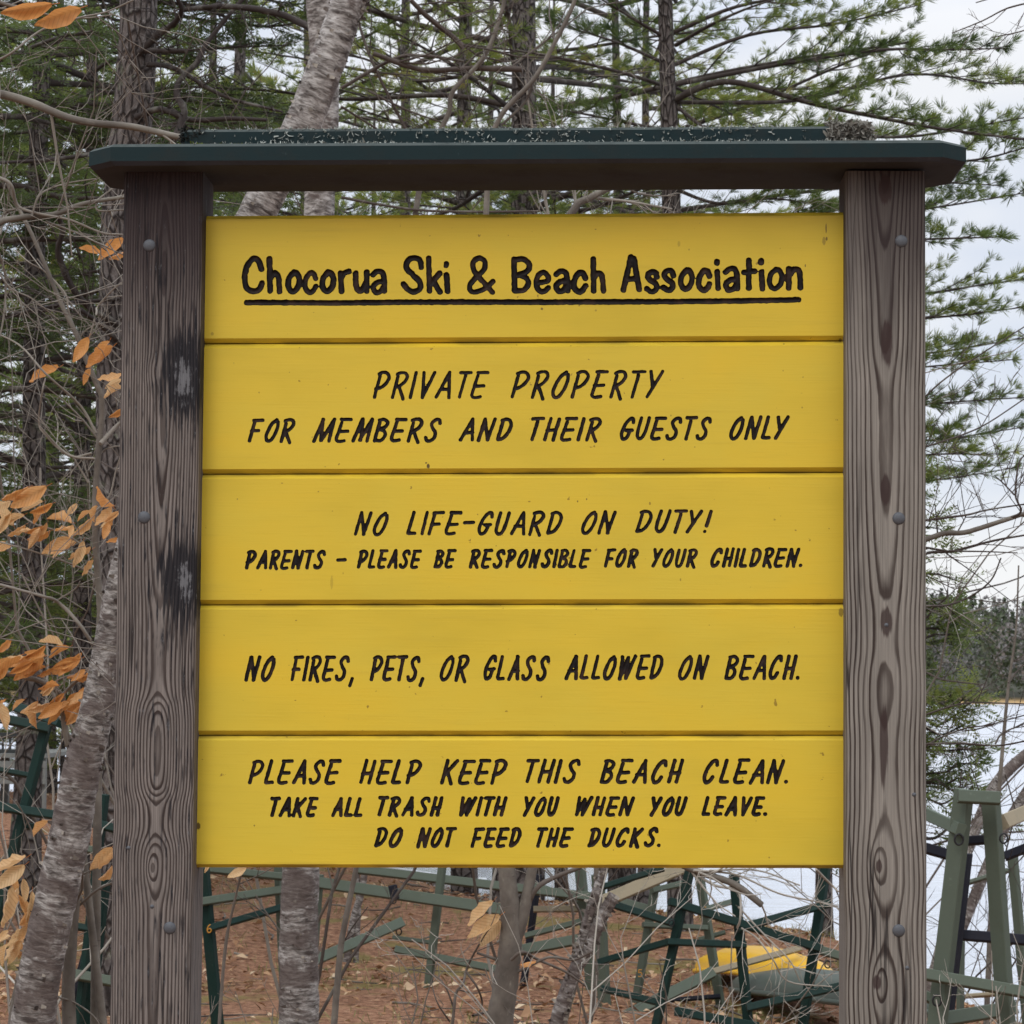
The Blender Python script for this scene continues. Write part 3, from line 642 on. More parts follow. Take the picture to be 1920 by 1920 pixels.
def toxv(px, py):
    q = Py(px, py, YB); return np.array([q[0], q[2] - SL * q[0]])
for li, (bd, slant, sw, font, words) in enumerate(LINES):
    for wd in words:
        txt, xa, xb, yt, yb_ = wd[:5]; yb2 = wd[5] if len(wd) > 5 else yb_
        r = sw * 0.455; strokes = []; pen = 0.0; gap = 0.30 if font is CAPS else 0.245; gw = 0.84 if font is CAPS else 1.0
        asp = (yb_ - yt - sw)
        for ch in txt:
            gl = glyph(font[ch]); allp = np.vstack(gl)
            lo_, hi_ = allp[:, 0].min(), allp[:, 0].max()
            if ch in 'TY' and font is CAPS and pen > 0: pen -= 0.06
            sc = gw * (1 + rl.normal(0, .025)) * (1.1 if ch in 'MW' and font is CAPS else 1)
            for s_ in gl:
                q = s_.copy(); q[:, 0] = (q[:, 0] - lo_) * sc + pen
                q = q + rl.normal(0, .012, 2)
                strokes.append(q)
            pen += (hi_ - lo_) * sc + gap
            if ch in 'TA' and font is CAPS: pen -= 0.03
        for q in strokes: q[:, 0] += slant * q[:, 1]
        allp = np.vstack(strokes); mn, mxx = allp[:, 0].min(), allp[:, 0].max()
        for q in strokes:
            t_ = (q[:, 0] - mn) / max(mxx - mn, 1e-6)
            px = xa + r + t_ * (xb - xa - 2 * r)
            if txt == '-': px = np.linspace(xa + r, xb - r, len(q))
            base = (yb_ + (yb2 - yb_) * t_) - r
            py = base - q[:, 1] * asp
            groove[bd].append((li, np.array([toxv(a, c_) for a, c_ in zip(px, py)]), r * 0.935e-3 * (1 + rl.normal(0, .03))))
groove[0].append((0, np.array([toxv(a, c_) for a, c_ in ((463, 567), (640, 568), (760, 566.5), (1000, 566.5), (1250, 565.5), (1400, 564), (1497, 562))]), 5.6 * 0.935e-3))

# board edges (photograph rows at the middle of the sign)
zm = [float(Py(975, p, YB)[2] - SL * Py(975, p, YB)[0]) for p in (400.5, 641.0, 887.0, 1133.0, 1379.0, 1627.5)]
def make_board(k):
    vt, vb = zm[k], zm[k + 1]
    gap, ch, TH = 0.0012, 0.0075, 0.038
    vt -= gap * (k > 0); vb += gap * (k < 4)
    xa, xb = XL1 - 0.004, XR0 + 0.004
    va, vz = vb + ch, vt - ch
    if k == 4: va = vb + 0.006
    if k == 0: vz = vt - 0.007
    h = 0.001
    nx, nv = int(round((xb - xa) / h)), int(round((vz - va) / h))
    gx_, gv_ = np.linspace(xa, xb, nx + 1), np.linspace(va, vz, nv + 1)
    dist = np.full((nv + 1, nx + 1), 9.0); rad = np.full((nv + 1, nx + 1), 0.004); lid = np.full((nv + 1, nx + 1), -1)
    for li, pl, r in groove[k]:
        for a, c_ in zip(pl[:-1], pl[1:]):
            lo_ = np.minimum(a, c_) - r - .006; hi_ = np.maximum(a, c_) + r + .006
            i0, i1 = np.searchsorted(gv_, [lo_[1], hi_[1]]); j0, j1 = np.searchsorted(gx_, [lo_[0], hi_[0]])
            if i1 <= i0 or j1 <= j0: continue
            X, V = np.meshgrid(gx_[j0:j1], gv_[i0:i1]); d = c_ - a
            t_ = np.clip(((X - a[0]) * d[0] + (V - a[1]) * d[1]) / max(d @ d, 1e-12), 0, 1)
            ds = np.hypot(X - a[0] - t_ * d[0], V - a[1] - t_ * d[1])
            better = ds - r < dist[i0:i1, j0:j1] - rad[i0:i1, j0:j1]
            for arr, val in ((dist, ds), (rad, r), (lid, li)):
                arr[i0:i1, j0:j1] = np.where(better, val, arr[i0:i1, j0:j1])
    # slightly ragged cut edges
    rr = np.random.default_rng(40 + k); cz = rr.normal(size=(nv // 5 + 3, nx // 5 + 3))
    ii, jj = np.arange(nv + 1) / 5, np.arange(nx + 1) / 5
    i0, j0 = ii.astype(int), jj.astype(int); fi, fj = (ii - i0)[:, None], (jj - j0)[None]
    nz = (cz[np.ix_(i0, j0)] * (1 - fi) * (1 - fj) + cz[np.ix_(i0 + 1, j0)] * fi * (1 - fj) + cz[np.ix_(i0, j0 + 1)] * (1 - fi) * fj + cz[np.ix_(i0 + 1, j0 + 1)] * fi * fj)
    sdv = dist - rad * (1 + 0.075 * nz)
    gr_v, gr_x = np.gradient(dist, gv_, gx_)
    gl = np.hypot(gr_v, gr_x) + 1e-9
    X, V = np.meshgrid(gx_, gv_)
    corn = np.stack([sdv[:-1, :-1], sdv[:-1, 1:], sdv[1:, 1:], sdv[1:, :-1]], -1)
    cut = corn.min(-1) < 0
    isgv = np.zeros_like(sdv, bool)
    for a in (0, 1):
        for c_ in (0, 1): isgv[a:nv + a, c_:nx + c_] |= cut
    mv = isgv & (sdv > 0)
    step_ = np.clip(sdv, 0, h * 0.9)
    X = np.where(mv, X - step_ * gr_x / gl, X); V = np.where(mv, V - step_ * gr_v / gl, V)
    q = np.clip(-sdv / rad, 0, 1); dmax = 0.75 * rad
    Y = YB + np.where(isgv & (sdv < 0), dmax * np.sqrt(1 - (1 - q) ** 2), 0)
    VERT = np.stack([X, Y, V + SL * X], -1).reshape(-1, 3); W = nx + 1
    # flat face: single cells next to a cut, long runs elsewhere
    fine = np.zeros_like(cut)
    for a in (0, 1):
        for c_ in (0, 1): fine |= mv[a:nv + a, c_:nx + c_]
    fine &= ~cut
    quads = []
    fi_, fj_ = np.nonzero(fine)
    quads.append(np.stack([fi_ * W + fj_, fi_ * W + fj_ + 1, (fi_ + 1) * W + fj_ + 1, (fi_ + 1) * W + fj_], -1))
    run = ~(fine | cut); pad = np.pad(run, ((0, 0), (1, 1))).astype(int); df = np.diff(pad, axis=1)
    si, sj = np.nonzero(df == 1); ei, ej = np.nonzero(df == -1)
    quads.append(np.stack([si * W + sj, si * W + ej, (si + 1) * W + ej, (si + 1) * W + sj], -1))
    quads = np.concatenate(quads); used, inv = np.unique(quads, return_inverse=True)
    b = MB(); b.raw(VERT[used], inv.reshape(-1, 4))
    def pt(x, y, v): return (x, y, v + SL * x)
    tg = 0.005 if k < 4 else 0.0
    prof = [(YB, vz), (YB + ch, vt), (YB + TH, vt), (YB + TH, vb - tg), (YB + .016, vb - tg), (YB + .0158, vb), (YB + ch, vb), (YB, va)]
    for (y0, v0), (y1, v1) in zip(prof[:-1], prof[1:]):
        b.raw([pt(xa, y0, v0), pt(xb, y0, v0), pt(xb, y1, v1), pt(xa, y1, v1)], [(0, 1, 2, 3)])
    for x in (xa, xb): b.raw([pt(x, y, v) for y, v in prof], [list(range(8))])
    bo = b.build('board', M['yellow'], sign, smooth=False, origin=(0, YB, zm[k]))
    ci, cj = np.nonzero(cut)
    ln = np.stack([lid[ci, cj], lid[ci, cj + 1], lid[ci + 1, cj], lid[ci + 1, cj + 1]], -1).max(-1)
    for li in sorted(set(ln)):
        s_ = ln == li
        qd = np.stack([ci[s_] * W + cj[s_], ci[s_] * W + cj[s_] + 1, (ci[s_] + 1) * W + cj[s_] + 1, (ci[s_] + 1) * W + cj[s_]], -1)
        used, inv = np.unique(qd, return_inverse=True)
        lb = MB(); lb.raw(VERT[used], inv.reshape(-1, 4)); lb.build('lettering', M['letters'], bo, smooth=True)
    return bo
BL = ['top yellow board with the underlined association name', 'yellow board with the private property notice', 'yellow board with the life-guard warning', 'yellow board with one line about fires, pets and glass', 'bottom yellow board with three lines about keeping the beach clean']
for k in range(5): tag(make_board(k), BL[k])

# --- roof board with clipped corners and the cap board on it
def clipped(xa, xb, ya, yb_, z0, th, cut, e0, e1, b, top_mi=0, bot_mi=0, edge_mi=0):
    def ring(i, z):
        a, c_, d, e = xa + i, xb - i, ya + i, yb_ - i; k = cut
        return [(a + k, d, z), (c_ - k, d, z), (c_, d + k, z), (c_, e - k, z), (c_ - k, e, z), (a + k, e, z), (a, e - k, z), (a, d + k, z)]
    v = ring(e0, z0) + ring(0, z0 + e0) + ring(0, z0 + th - e1) + ring(e1, z0 + th)
    v = [(x, y, z + SL * x * 0.8) for x, y, z in v]
    f = [(r * 8 + i, r * 8 + (i + 1) % 8, r * 8 + 8 + (i + 1) % 8, r * 8 + 8 + i) for r in range(3) for i in range(8)]
    for r_, mi_ in ((0, bot_mi), (1, 0), (2, edge_mi)): b.raw(v, np.array(f[r_ * 8:r_ * 8 + 8]), mi=mi_)
    b.raw(v[:8], np.array([list(range(8))[::-1]]), mi=bot_mi); b.raw(v[24:], np.array([list(range(8))]), mi=top_mi)
M['roof_under'] = painted('bare_brown_roof_underside', (0.042, 0.043, 0.05), 0.9, 0.45, (0.018, 0.014, 0.014), 8)
M['worn_edge'] = painted('worn_green_edge', (0.06, 0.072, 0.068), 0.85, 0.6, (0.014, 0.02, 0.02), 26)
xra, xrb = float(Py(171, 290, 0.0)[0]), float(Py(1806, 290, 0.02)[0])
b = MB(); clipped(xra, xrb, -0.065, 0.205, ZU, 0.038, 0.046, 0.007, 0.006, b, 0, 1, 2)
roof = b.build('roof_board', [M['dark_green'], M['roof_under'], M['worn_edge']], sign, smooth=False, origin=(0, 0.07, ZU))
xca, xcb = float(Py(337, 250, 0.0)[0]), float(Py(1634, 250, 0.0)[0])
b = MB(); clipped(xca, xcb, 0.0, 0.14, ZU + 0.0382, 0.038, 0.012, 0.003, 0.005, b, 0, 0, 1)
cap = b.build('cap_board', [M['dark_green'], M['worn_edge']], sign, smooth=False, origin=(0, 0.07, ZU + 0.038))

def crust(name, mat, parent, n, fn, seed, s0, s1, up=0.5):
    rng = np.random.default_rng(seed); b = MB()
    for _ in range(n):
        c, nd = fn(rng); nd = nrm(np.array(nd, float))
        for q in range(rng.integers(2, 5)):
            d = nrm(rng.normal(size=3) + nd * up); L = rng.uniform(s0, s1); sd_ = nrm(np.cross(d, rng.normal(size=3))) * L * rng.uniform(.12, .3)
            m_ = c + d * L * .5 + rng.normal(size=3) * L * .18; e = c + d * L + rng.normal(size=3) * L * .3
            v = [c - sd_ * .4, c + sd_ * .4, m_ + sd_, m_ - sd_, e + sd_ * .6, e - sd_ * .6]
            b.raw(v, np.array([(0, 1, 2, 3), (3, 2, 4, 5)]))
    o = b.build(name, mat, parent, smooth=False); o['kind'] = 'stuff'; return o
zc0, zc1 = ZU + 0.038, ZU + 0.076
def lich(rng):
    k = rng.random()
    cl = [-0.47, -0.36, -0.25, -0.1, 0.02, 0.1, -0.3, 0.28, 0.4]
    x = rng.choice(cl) + rng.normal(0, .045) if rng.random() < .7 else rng.uniform(xca + .05, xcb - .05)
    dz = SL * .8 * x
    if k < .38: return np.array([x, rng.uniform(-.0, .02), zc1 + dz - .001]), (0, -.4, 1)
    if k < .75: return np.array([x, rng.uniform(-.058, -.03), zc0 + dz + .0]), (0, -.3, 1)
    return np.array([x, -.0005, zc1 + dz - rng.uniform(.004, .034)]), (0, -1, .2)
crust('lichen', M['lichen'], cap, 900, lich, 21, .0025, .007)
def lich_end(rng):
    x = rng.uniform(xcb - .075, xcb - .0); dz = SL * .8 * x
    return (np.array([x, rng.uniform(-.001, .03), zc1 + dz]), (0, -.3, 1)) if rng.random() < .3 else (np.array([x, -.0005, zc1 + dz - rng.uniform(0, .036)]), (.1, -1, .2))
M['lichen_old'] = plain('weathered_lichen', (0.27, 0.255, 0.22), 0.95, 0.1, 0, 0.45, 90)
crust('lichen', M['lichen_old'], cap, 420, lich_end, 22, .005, .013, 0.6)
def lich_l(rng):
    x = rng.uniform(xca - .002, xca + .035); return np.array([x, rng.uniform(-.002, .03), zc0 + SL * .8 * x + rng.uniform(.004, .04)]), (-.6, -.8, .4)
M['lichen_dark'] = plain('dark_lichen', (0.03, 0.03, 0.027), 0.95, 0.1, 0, 0.45, 90)
crust('lichen', M['lichen_dark'], cap, 130, lich_l, 23, .004, .011, 0.6)
def mossf(rng):
    x = (float(Py(372, 265, 0)[0]) if rng.random() < .6 else float(Py(440, 265, 0)[0])) + rng.normal(0, .012)
    return np.array([x, -.006 - rng.random() * .012, zc0 + SL * .8 * x + rng.random() * .004]), (0, -.3, 1)
crust('moss', M['moss'], cap, 150, mossf, 24, .003, .009)

# ------------------------------------------------------------------ vegetation helpers
def ground_end(p0, p1):
    """continue the line p1 -> p0 down to the ground"""
    p0 = np.array(p0); p1 = np.array(p1); d = nrm(p0 - p1)
    d = nrm(d + np.array([0, 0, -0.6]))
    q = p0.copy()
    for _ in range(400):
        if q[2] < gz(q[0], q[1]) - 0.06: break
        q = q + d * 0.03
    return q

def stem(b, px_pts, D, w0, w1, k=6, n=12, bump=0.03, rng=None, ground=False, dj=0.0, mi=0, tint=0.0, D1=None, widths=None):
    """a stem drawn through photograph points at distance D (D1 at its end), widths in pixels"""
    m_ = len(px_pts); Ds = np.linspace(D, D if D1 is None else D1, m_)
    if dj and rng is not None: Ds = Ds + rng.normal(0, dj, m_)
    p = np.array([P(a, c, d) for (a, c), d in zip(px_pts, Ds)])
    wv = np.linspace(w0, w1, m_) if widths is None else np.array(widths, float)
    r = wv * 0.5 * Ds / F
    if ground:
        g = ground_end(p[0], p[1]); 
        if np.linalg.norm(g - p[0]) > 0.05:
            p = np.vstack([g, p]); r = np.concatenate([[r[0] * 1.35], r])
    q = catmull(p, k); rr = np.interp(np.linspace(0, 1, len(q)), np.linspace(0, 1, len(r)), r)
    b.tube(q, rr, n, mi, tint, bump, rng or np.random.default_rng(1), cap=True)
    return q, rr

def rand_perp(d, rng):
    return nrm(np.cross(d, rng.normal(size=3)))

def bare(b, p0, d, L, r, lev, rng, up=0.12, wig=0.22, tint=0.5, ends=None, dens=1.0, spread=(0.45, 1.0)):
    """a leafless branch with its side twigs"""
    n = max(3, int(L / 0.13)) if lev > 0 else max(3, int(L / 0.1)); n = min(n, 9)
    p = [np.array(p0, float)]; d = nrm(np.array(d, float)); dirs = [d]
    for i in range(n):
        d = nrm(d + rng.normal(size=3) * wig + np.array([0, 0, up])); p.append(p[-1] + d * L / n); dirs.append(d)
    p = np.array(p); rr = np.linspace(r, r * 0.45, n + 1)
    b.tube(p, rr, 6 if r > .008 else (5 if r > .004 else 4), 0, np.clip(tint + rng.normal(0, .08), 0, 1))
    if lev > 0:
        m_ = max(2, int(round((3.2 if lev > 1 else 4.0) * dens * (0.6 + 0.5 * L))))
        for t in np.sort(rng.uniform(0.2, 1.0, m_)):
            i = min(int(t * n), n - 1); q = p[i] + (p[i + 1] - p[i]) * (t * n - i)
            a = rng.uniform(*spread); dd = nrm(dirs[i] * math.cos(a) + rand_perp(dirs[i], rng) * math.sin(a))
            bare(b, q, dd, L * rng.uniform(.32, .62) * (1.15 - .5 * t), max(rr[i] * rng.uniform(.45, .7), .0011), lev - 1, rng, up, wig, tint + 0.03, ends, dens, spread)
    elif ends is not None: ends.append((p[-1], d))

# needle tuft: a brush of thin needles about +z; hemlock spray: a flat feather along +z
def tuft(n, L, wd, seed):
    rng = np.random.default_rng(seed); q = []
    for i in range(n):
        a = rng.uniform(0, 6.283); s = rng.uniform(0.1, 0.8); z0 = rng.uniform(-.5, .0) * L * .5
        d = np.array([math.cos(a) * math.sin(s), math.sin(a) * math.sin(s), math.cos(s)]); l = L * rng.uniform(.75, 1.1)
        sd_ = nrm(np.cross(d, rng.normal(size=3))) * wd / 2; o = np.array([0, 0, z0])
        dr = np.array([0, 0, 0.0])
        q.append([o, o + d * l * .5 + sd_, o + d * l + dr, o + d * l * .5 - sd_])
    return np.array(q)
def spray(n, L, nl, wd, seed):
    rng = np.random.default_rng(seed); q = []
    for i in range(n):
        z = L * (i + .5) / n; s = 1 if i % 2 else -1; l = nl * (1.15 - .75 * z / L) * rng.uniform(.8, 1.2)
        d = nrm(np.array([s * .9, rng.normal(0, .22), .55])); sd_ = np.array([0, 0, wd / 2]) + rng.normal(0, wd * .1, 3)
        o = np.array([0, 0, z]); q.append([o, o + d * l * .5 + sd_, o + d * l, o + d * l * .5 - sd_])
    return np.array(q)
TUFT = [tuft(24, 0.085, 0.0046, s) for s in (1, 2, 3)]
TUFT_FAR = [tuft(14, 0.17, 0.017, s) for s in (4, 5, 6)]
SPRAY = [spray(18, 0.17, 0.062, 0.015, s) for s in (7, 8, 9)]

def place(b, tm, pos, dr, sc, tint, rng, flat=False):
    pos, dr, sc, tint = np.array(pos), nrm(np.array(dr)), np.array(sc), np.array(tint)
    if flat:
        x = nrm(np.cross(dr, np.array([0, 0, 1.0]) + rng.normal(0, .35, (len(dr), 3))))
    else: x = nrm(np.cross(dr, rng.normal(size=(len(dr), 3))))
    y = np.cross(dr, x)
    Rm = np.stack([x, y, dr], 1)                     # rows are axes
    w_ = rng.integers(0, len(tm), len(pos))
    for k, t in enumerate(tm):
        s = w_ == k
        if not s.any(): continue
        v = np.einsum('kqa,nab->nkqb', t, Rm[s]) * sc[s][:, None, None, None] + pos[s][:, None, None, :]
        nt_ = np.repeat(tint[s], len(t)) + rng.normal(0, .06, s.sum() * len(t))
        b.quads(v.reshape(-1, 4, 3), np.clip(nt_, 0, 1))

def limb(bw, acc, pts, r0, rng, kind='pine', lat=0.14, ll=0.55, start=0.25, tw=0.35, droop=0.0, dens=1.0, tbase=0.45):
    """a conifer limb: laterals to both sides, needles on the outer parts"""
    p = catmull(pts, 5) if len(pts) < 8 else np.asarray(pts)
    seg = np.linalg.norm(np.diff(p, axis=0), axis=1); S = np.concatenate([[0], np.cumsum(seg)]); L = S[-1]
    bw.tube(p, np.linspace(r0, max(r0 * .25, .003), len(p)), 6, 0, tw)
    pos, dr, sc, ti = acc
    s = L * start; side = 1; tl = tbase + rng.normal(0, .13)
    while s < L:
        i = min(np.searchsorted(S, s) - 1, len(p) - 2); i = max(i, 0)
        q = p[i] + (p[i + 1] - p[i]) * (s - S[i]) / max(seg[i], 1e-6); t = nrm(p[i + 1] - p[i])
        h = nrm(np.cross(t, [0, 0, 1.0])) * side; side = -side
        f = s / L
        l = ll * (0.4 + 0.6 * math.sin(math.pi * min(1, (f - start * .6) / (1 - start * .6)) ** 0.8)) * rng.uniform(.6, 1.2) * (1.0 if f < .85 else .6)
        d = nrm(t * rng.uniform(.5, .95) + h * rng.uniform(.5, 1.0) + np.array([0, 0, rng.normal(.06 - droop, .16)]))
        n = 5; lp = [q]
        for k in range(n):
            d = nrm(d + t * .07 + rng.normal(0, .07, 3) + np.array([0, 0, .04 - droop * .5])); lp.append(lp[-1] + d * l / n)
        lp = np.array(lp); bw.tube(lp, np.linspace(max(.0045, r0 * .28), .002, n + 1), 4, 0, tw)
        step = (0.042 if kind == 'pine' else 0.05 if kind == 'hemlock' else 0.085) / dens
        for u in np.arange(l * .22, l + .02, step):
            k = min(int(u / l * n), n - 1); qq = lp[k] + (lp[k + 1] - lp[k]) * min(1, u / l * n - k)
            dd = nrm(lp[k + 1] - lp[k]); sid = nrm(np.cross(dd, [0, 0, 1.0])) * rng.choice([-1, 1])
            td = nrm(dd * rng.uniform(.55, 1.0) + sid * rng.uniform(.15, .9) + np.array([0, 0, rng.normal(.18 if kind != 'hemlock' else -.02, .22)]))
            o = qq + td * (rng.uniform(0.0, .09) if kind != 'hemlock' else 0)
            pos.append(o); dr.append(td); sc.append(rng.uniform(.55, 1.25)); ti.append(np.clip(tl + rng.normal(0, .13), 0, .97 if rng.random() > .03 else 1.0))
        s += lat * rng.uniform(.6, 1.4)
    for k in range(3):
        pos.append(p[-1]); dr.append(nrm(p[-1] - p[-2] + rng.normal(0, .3, 3))); sc.append(1.0); ti.append(tl)

def conifer(name, base, H, r, z0, nb, Lf, seed, label, cat, group=None, kind='pine', lean=(0, 0), tm=None, zmax=None, dead=6, droop=0.0, tbase=0.45, lat=.16, ll=.55, dens=1.0, up=.15):
    """whole conifer standing at 'base' in world space, limbs from z0 upward"""
    rng = np.random.default_rng(seed)
    t = empty(name, base, label, cat, group)
    bt, bb, bl = MB(), MB(), MB(); acc = ([], [], [], [])
    zz = np.linspace(-0.15, H, 14); ax = np.array([[lean[0] * z + .02 * math.sin(z * 1.3 + seed), lean[1] * z, z] for z in zz])
    rr = r * np.clip(1 - zz / H, 0.02, 1) ** .75 * (1 + .35 * np.exp(-np.clip(zz, 0, 9) / .35))
    bt.tube(ax, rr, 14, 0, 0, .03, rng)
    zmax = zmax or H * .97
    for i in range(nb + dead):
        isdead = i >= nb
        z = rng.uniform(z0, zmax) if not isdead else rng.uniform(.8, z0 + 1.5)
        c = np.array([np.interp(z, zz, ax[:, 0]), np.interp(z, zz, ax[:, 1]), z]); a = rng.uniform(0, 6.283)
        L = Lf(z) * rng.uniform(.65, 1.15); h = np.array([math.cos(a), math.sin(a), 0]); e = up + rng.normal(0, .1)
        if isdead:
            bare(bb, c, h + np.array([0, 0, .05]), rng.uniform(.5, 1.4), .009, 1, rng, .0, .14, .3); continue
        pts = [c + h * L * f + np.array([0, 0, L * (e * f - (.16 + droop) * f * f + .12 * f ** 3)]) + rng.normal(0, .03, 3) * (f > 0) for f in (0, .25, .5, .75, 1)]
        limb(bb, acc, pts, .010 + .006 * L, rng, kind if tm is None else 'far', lat, ll * min(1.2, L / 2), .25, .15, droop, dens, tbase)
    o = bt.build('trunk', M['pine_bark'], t, smooth=True); o.location = (0, 0, 0)
    o = bb.build('limbs', M['twig'], t); o.location = (0, 0, 0)
    place(bl, tm or (SPRAY if kind == 'hemlock' else TUFT), *acc, rng, flat=(kind == 'hemlock'))
    o = bl.build('crown', M['hemlock'] if kind == 'hemlock' else M['pine'], t, smooth=False); o.location = (0, 0, 0)
    return t

def dup(root, loc, rz, sc, label, group=None):
    r = root.copy(); col.objects.link(r); r.location = loc; r.rotation_euler = (0, 0, rz); r.scale = (sc, sc, sc)
    r['label'] = label
    if group: r['group'] = group
    for ch in list(root.children):
        c = ch.copy(); col.objects.link(c); c.parent = r
        for g in ch.children:
            d = g.copy(); col.objects.link(d); d.parent = c
    return r

def gpt(px, D):
    q = P(px, 1290, D); return (float(q[0]), float(q[1]), float(gz(q[0], q[1])))

# ------------------------------------------------------------------ conifers
# the white pine whose limbs reach out over the water at the right
rng = np.random.default_rng(77)
D0 = 19.0; base = np.array(gpt(1262, D0))
wp = empty('white_pine', base, 'white pine whose long needled limbs reach out to the right over the water', 'pine tree', 'white pines by the water')
bt, bb, bl = MB(), MB(), MB(); acc = ([], [], [], [])
stem(bt, [(1275, 1700), (1268, 1290), (1262, 700), (1257, 300), (1250, 100), (1242, -250), (1236, -700)], D0, 48, 20, 5, 14, .03, rng, True)
big = [  # limb start row, (x, y) path in the photograph, butt width px, depth at tip relative to trunk
 ([(1256, 190), (1330, 158), (1395, 152), (1520, 190), (1640, 215), (1760, 236), (1930, 252)], 15, -1.2),
 ([(1252, 120), (1400, 70), (1560, 40), (1720, 20)], 9, .8), ([(1250, 60), (1380, 20), (1540, -20), (1680, -60)], 9, -.8),
 ([(1254, 170), (1480, 120), (1660, 105), (1780, 95), (1885, 85)], 10, .6), ([(1256, 200), (1500, 190), (1700, 150), (1860, 150), (1925, 160)], 9, 1.5),
 ([(1258, 260), (1500, 250), (1700, 265), (1840, 235), (1935, 215)], 9, -.3),
 ([(1258, 330), (1450, 310), (1650, 310), (1830, 300), (1930, 275)], 10, -1.0), ([(1260, 400), (1480, 370), (1700, 345), (1880, 345)], 9, .9),
 ([(1260, 440), (1500, 410), (1700, 402), (1920, 365)], 9, -.2), ([(1261, 480), (1500, 460), (1720, 452), (1885, 440)], 9, -1.4),
 ([(1262, 560), (1500, 545), (1720, 545), (1850, 535), (1935, 520)], 9, .2), ([(1262, 620), (1500, 605), (1740, 600), (1925, 575)], 9, -1.0),
 ([(1263, 690), (1500, 670), (1730, 662), (1930, 640)], 9, .7), ([(1263, 730), (1500, 700), (1720, 688), (1890, 668)], 8, -.6),
 ([(1264, 800), (1500, 775), (1700, 765), (1935, 740)], 9, -.4), ([(1264, 880), (1500, 840), (1740, 825), (1930, 800)], 8, 1.0),
 ([(1265, 930), (1500, 880), (1720, 855), (1880, 850)], 8, -.8), ([(1266, 1000), (1520, 930), (1740, 900), (1900, 880)], 8, .4),
 ([(1256, 300), (1180, 330), (1080, 350), (960, 372)], 8, -.5), ([(1254, 240), (1130, 225), (1040, 215)], 8, -1),
 ([(1252, 130), (1150, 80), (1040, 40)], 8, .7), ([(1250, 80), (1170, 20), (1090, -30)], 8, -.4), ([(1258, 350), (1340, 370), (1440, 382), (1560, 385)], 8, -.7),
 ([(1254, 200), (1320, 260), (1400, 300), (1500, 320)], 8, -1.3), ([(1252, 150), (1340, 200), (1430, 240)], 7, 1.2),
]
for path, wpx, dd in big:
    Ds = D0 + dd * np.linspace(0, 1, len(path)) ** 1.3
    pts = [P(a, c, d) + rng.normal(0, .02, 3) for (a, c), d in zip(path, Ds)]
    limb(bb, acc, pts, wpx * .5 * D0 / F, rng, 'pine', .088, .40, .3 if len(path) > 3 else .2, .14, 0, 1.35, .46)
for z in np.linspace(1.2, 9, 26):
    a = rng.uniform(0, 6.283)
    if abs(math.sin(a)) < .55: continue
    c = base + np.array([0, 0, z]); L = rng.uniform(1.2, 2.4); h = np.array([math.cos(a), math.sin(a), 0])
    limb(bb, acc, [c + h * L * f + np.array([0, 0, L * (.12 * f - .1 * f * f)]) for f in (0, .33, .66, 1)], .016, rng, 'pine', .15, .5, .3, .2, 0, .8, .42)
bt.build('trunk', M['pine_bark'], wp); bb.build('limbs', M['twig'], wp)
place(bl, TUFT, *acc, rng); bl.build('crown', M['pine'], wp, smooth=False)

Lp = lambda z: 2.6 if z < 9 else max(.6, 2.6 - .32 * (z - 9))
pines = [  # px, D, radius, height, first limb, number of limbs, label
 (1158, 24, .062, 14, 2.2, 34, 'slim pine just left of the pine whose limbs overhang the water'),
 (1208, 26, .064, 14, 2.6, 30, 'slim pine seen between two other slim pines above the roof'),
 (965, 20.5, .135, 16, 3.4, 44, 'stout pine with a furrowed double looking trunk above the middle of the sign'),
 (872, 24, .10, 16, 2.6, 46, 'straight grey pine left of the stout pine above the sign'),
 (430, 27, .10, 15, 1.6, 50, 'bushy pine between the dark spruce and the leaning birch'),
 (740, 30, .10, 15, 2.2, 48, 'pine standing right of the birches in the second row'),
]
protos = []
for k, (px, D, r, H, z0, nb, lb) in enumerate(pines):
    protos.append(conifer('white_pine', gpt(px, D), H, r, z0, nb, Lp, 100 + k, lb, 'pine tree', 'pines behind the sign', lean=(0.006 * (k % 3 - 1), 0), zmax=9.5, ll=.62, dens=.75, lat=.16, tbase=.56))

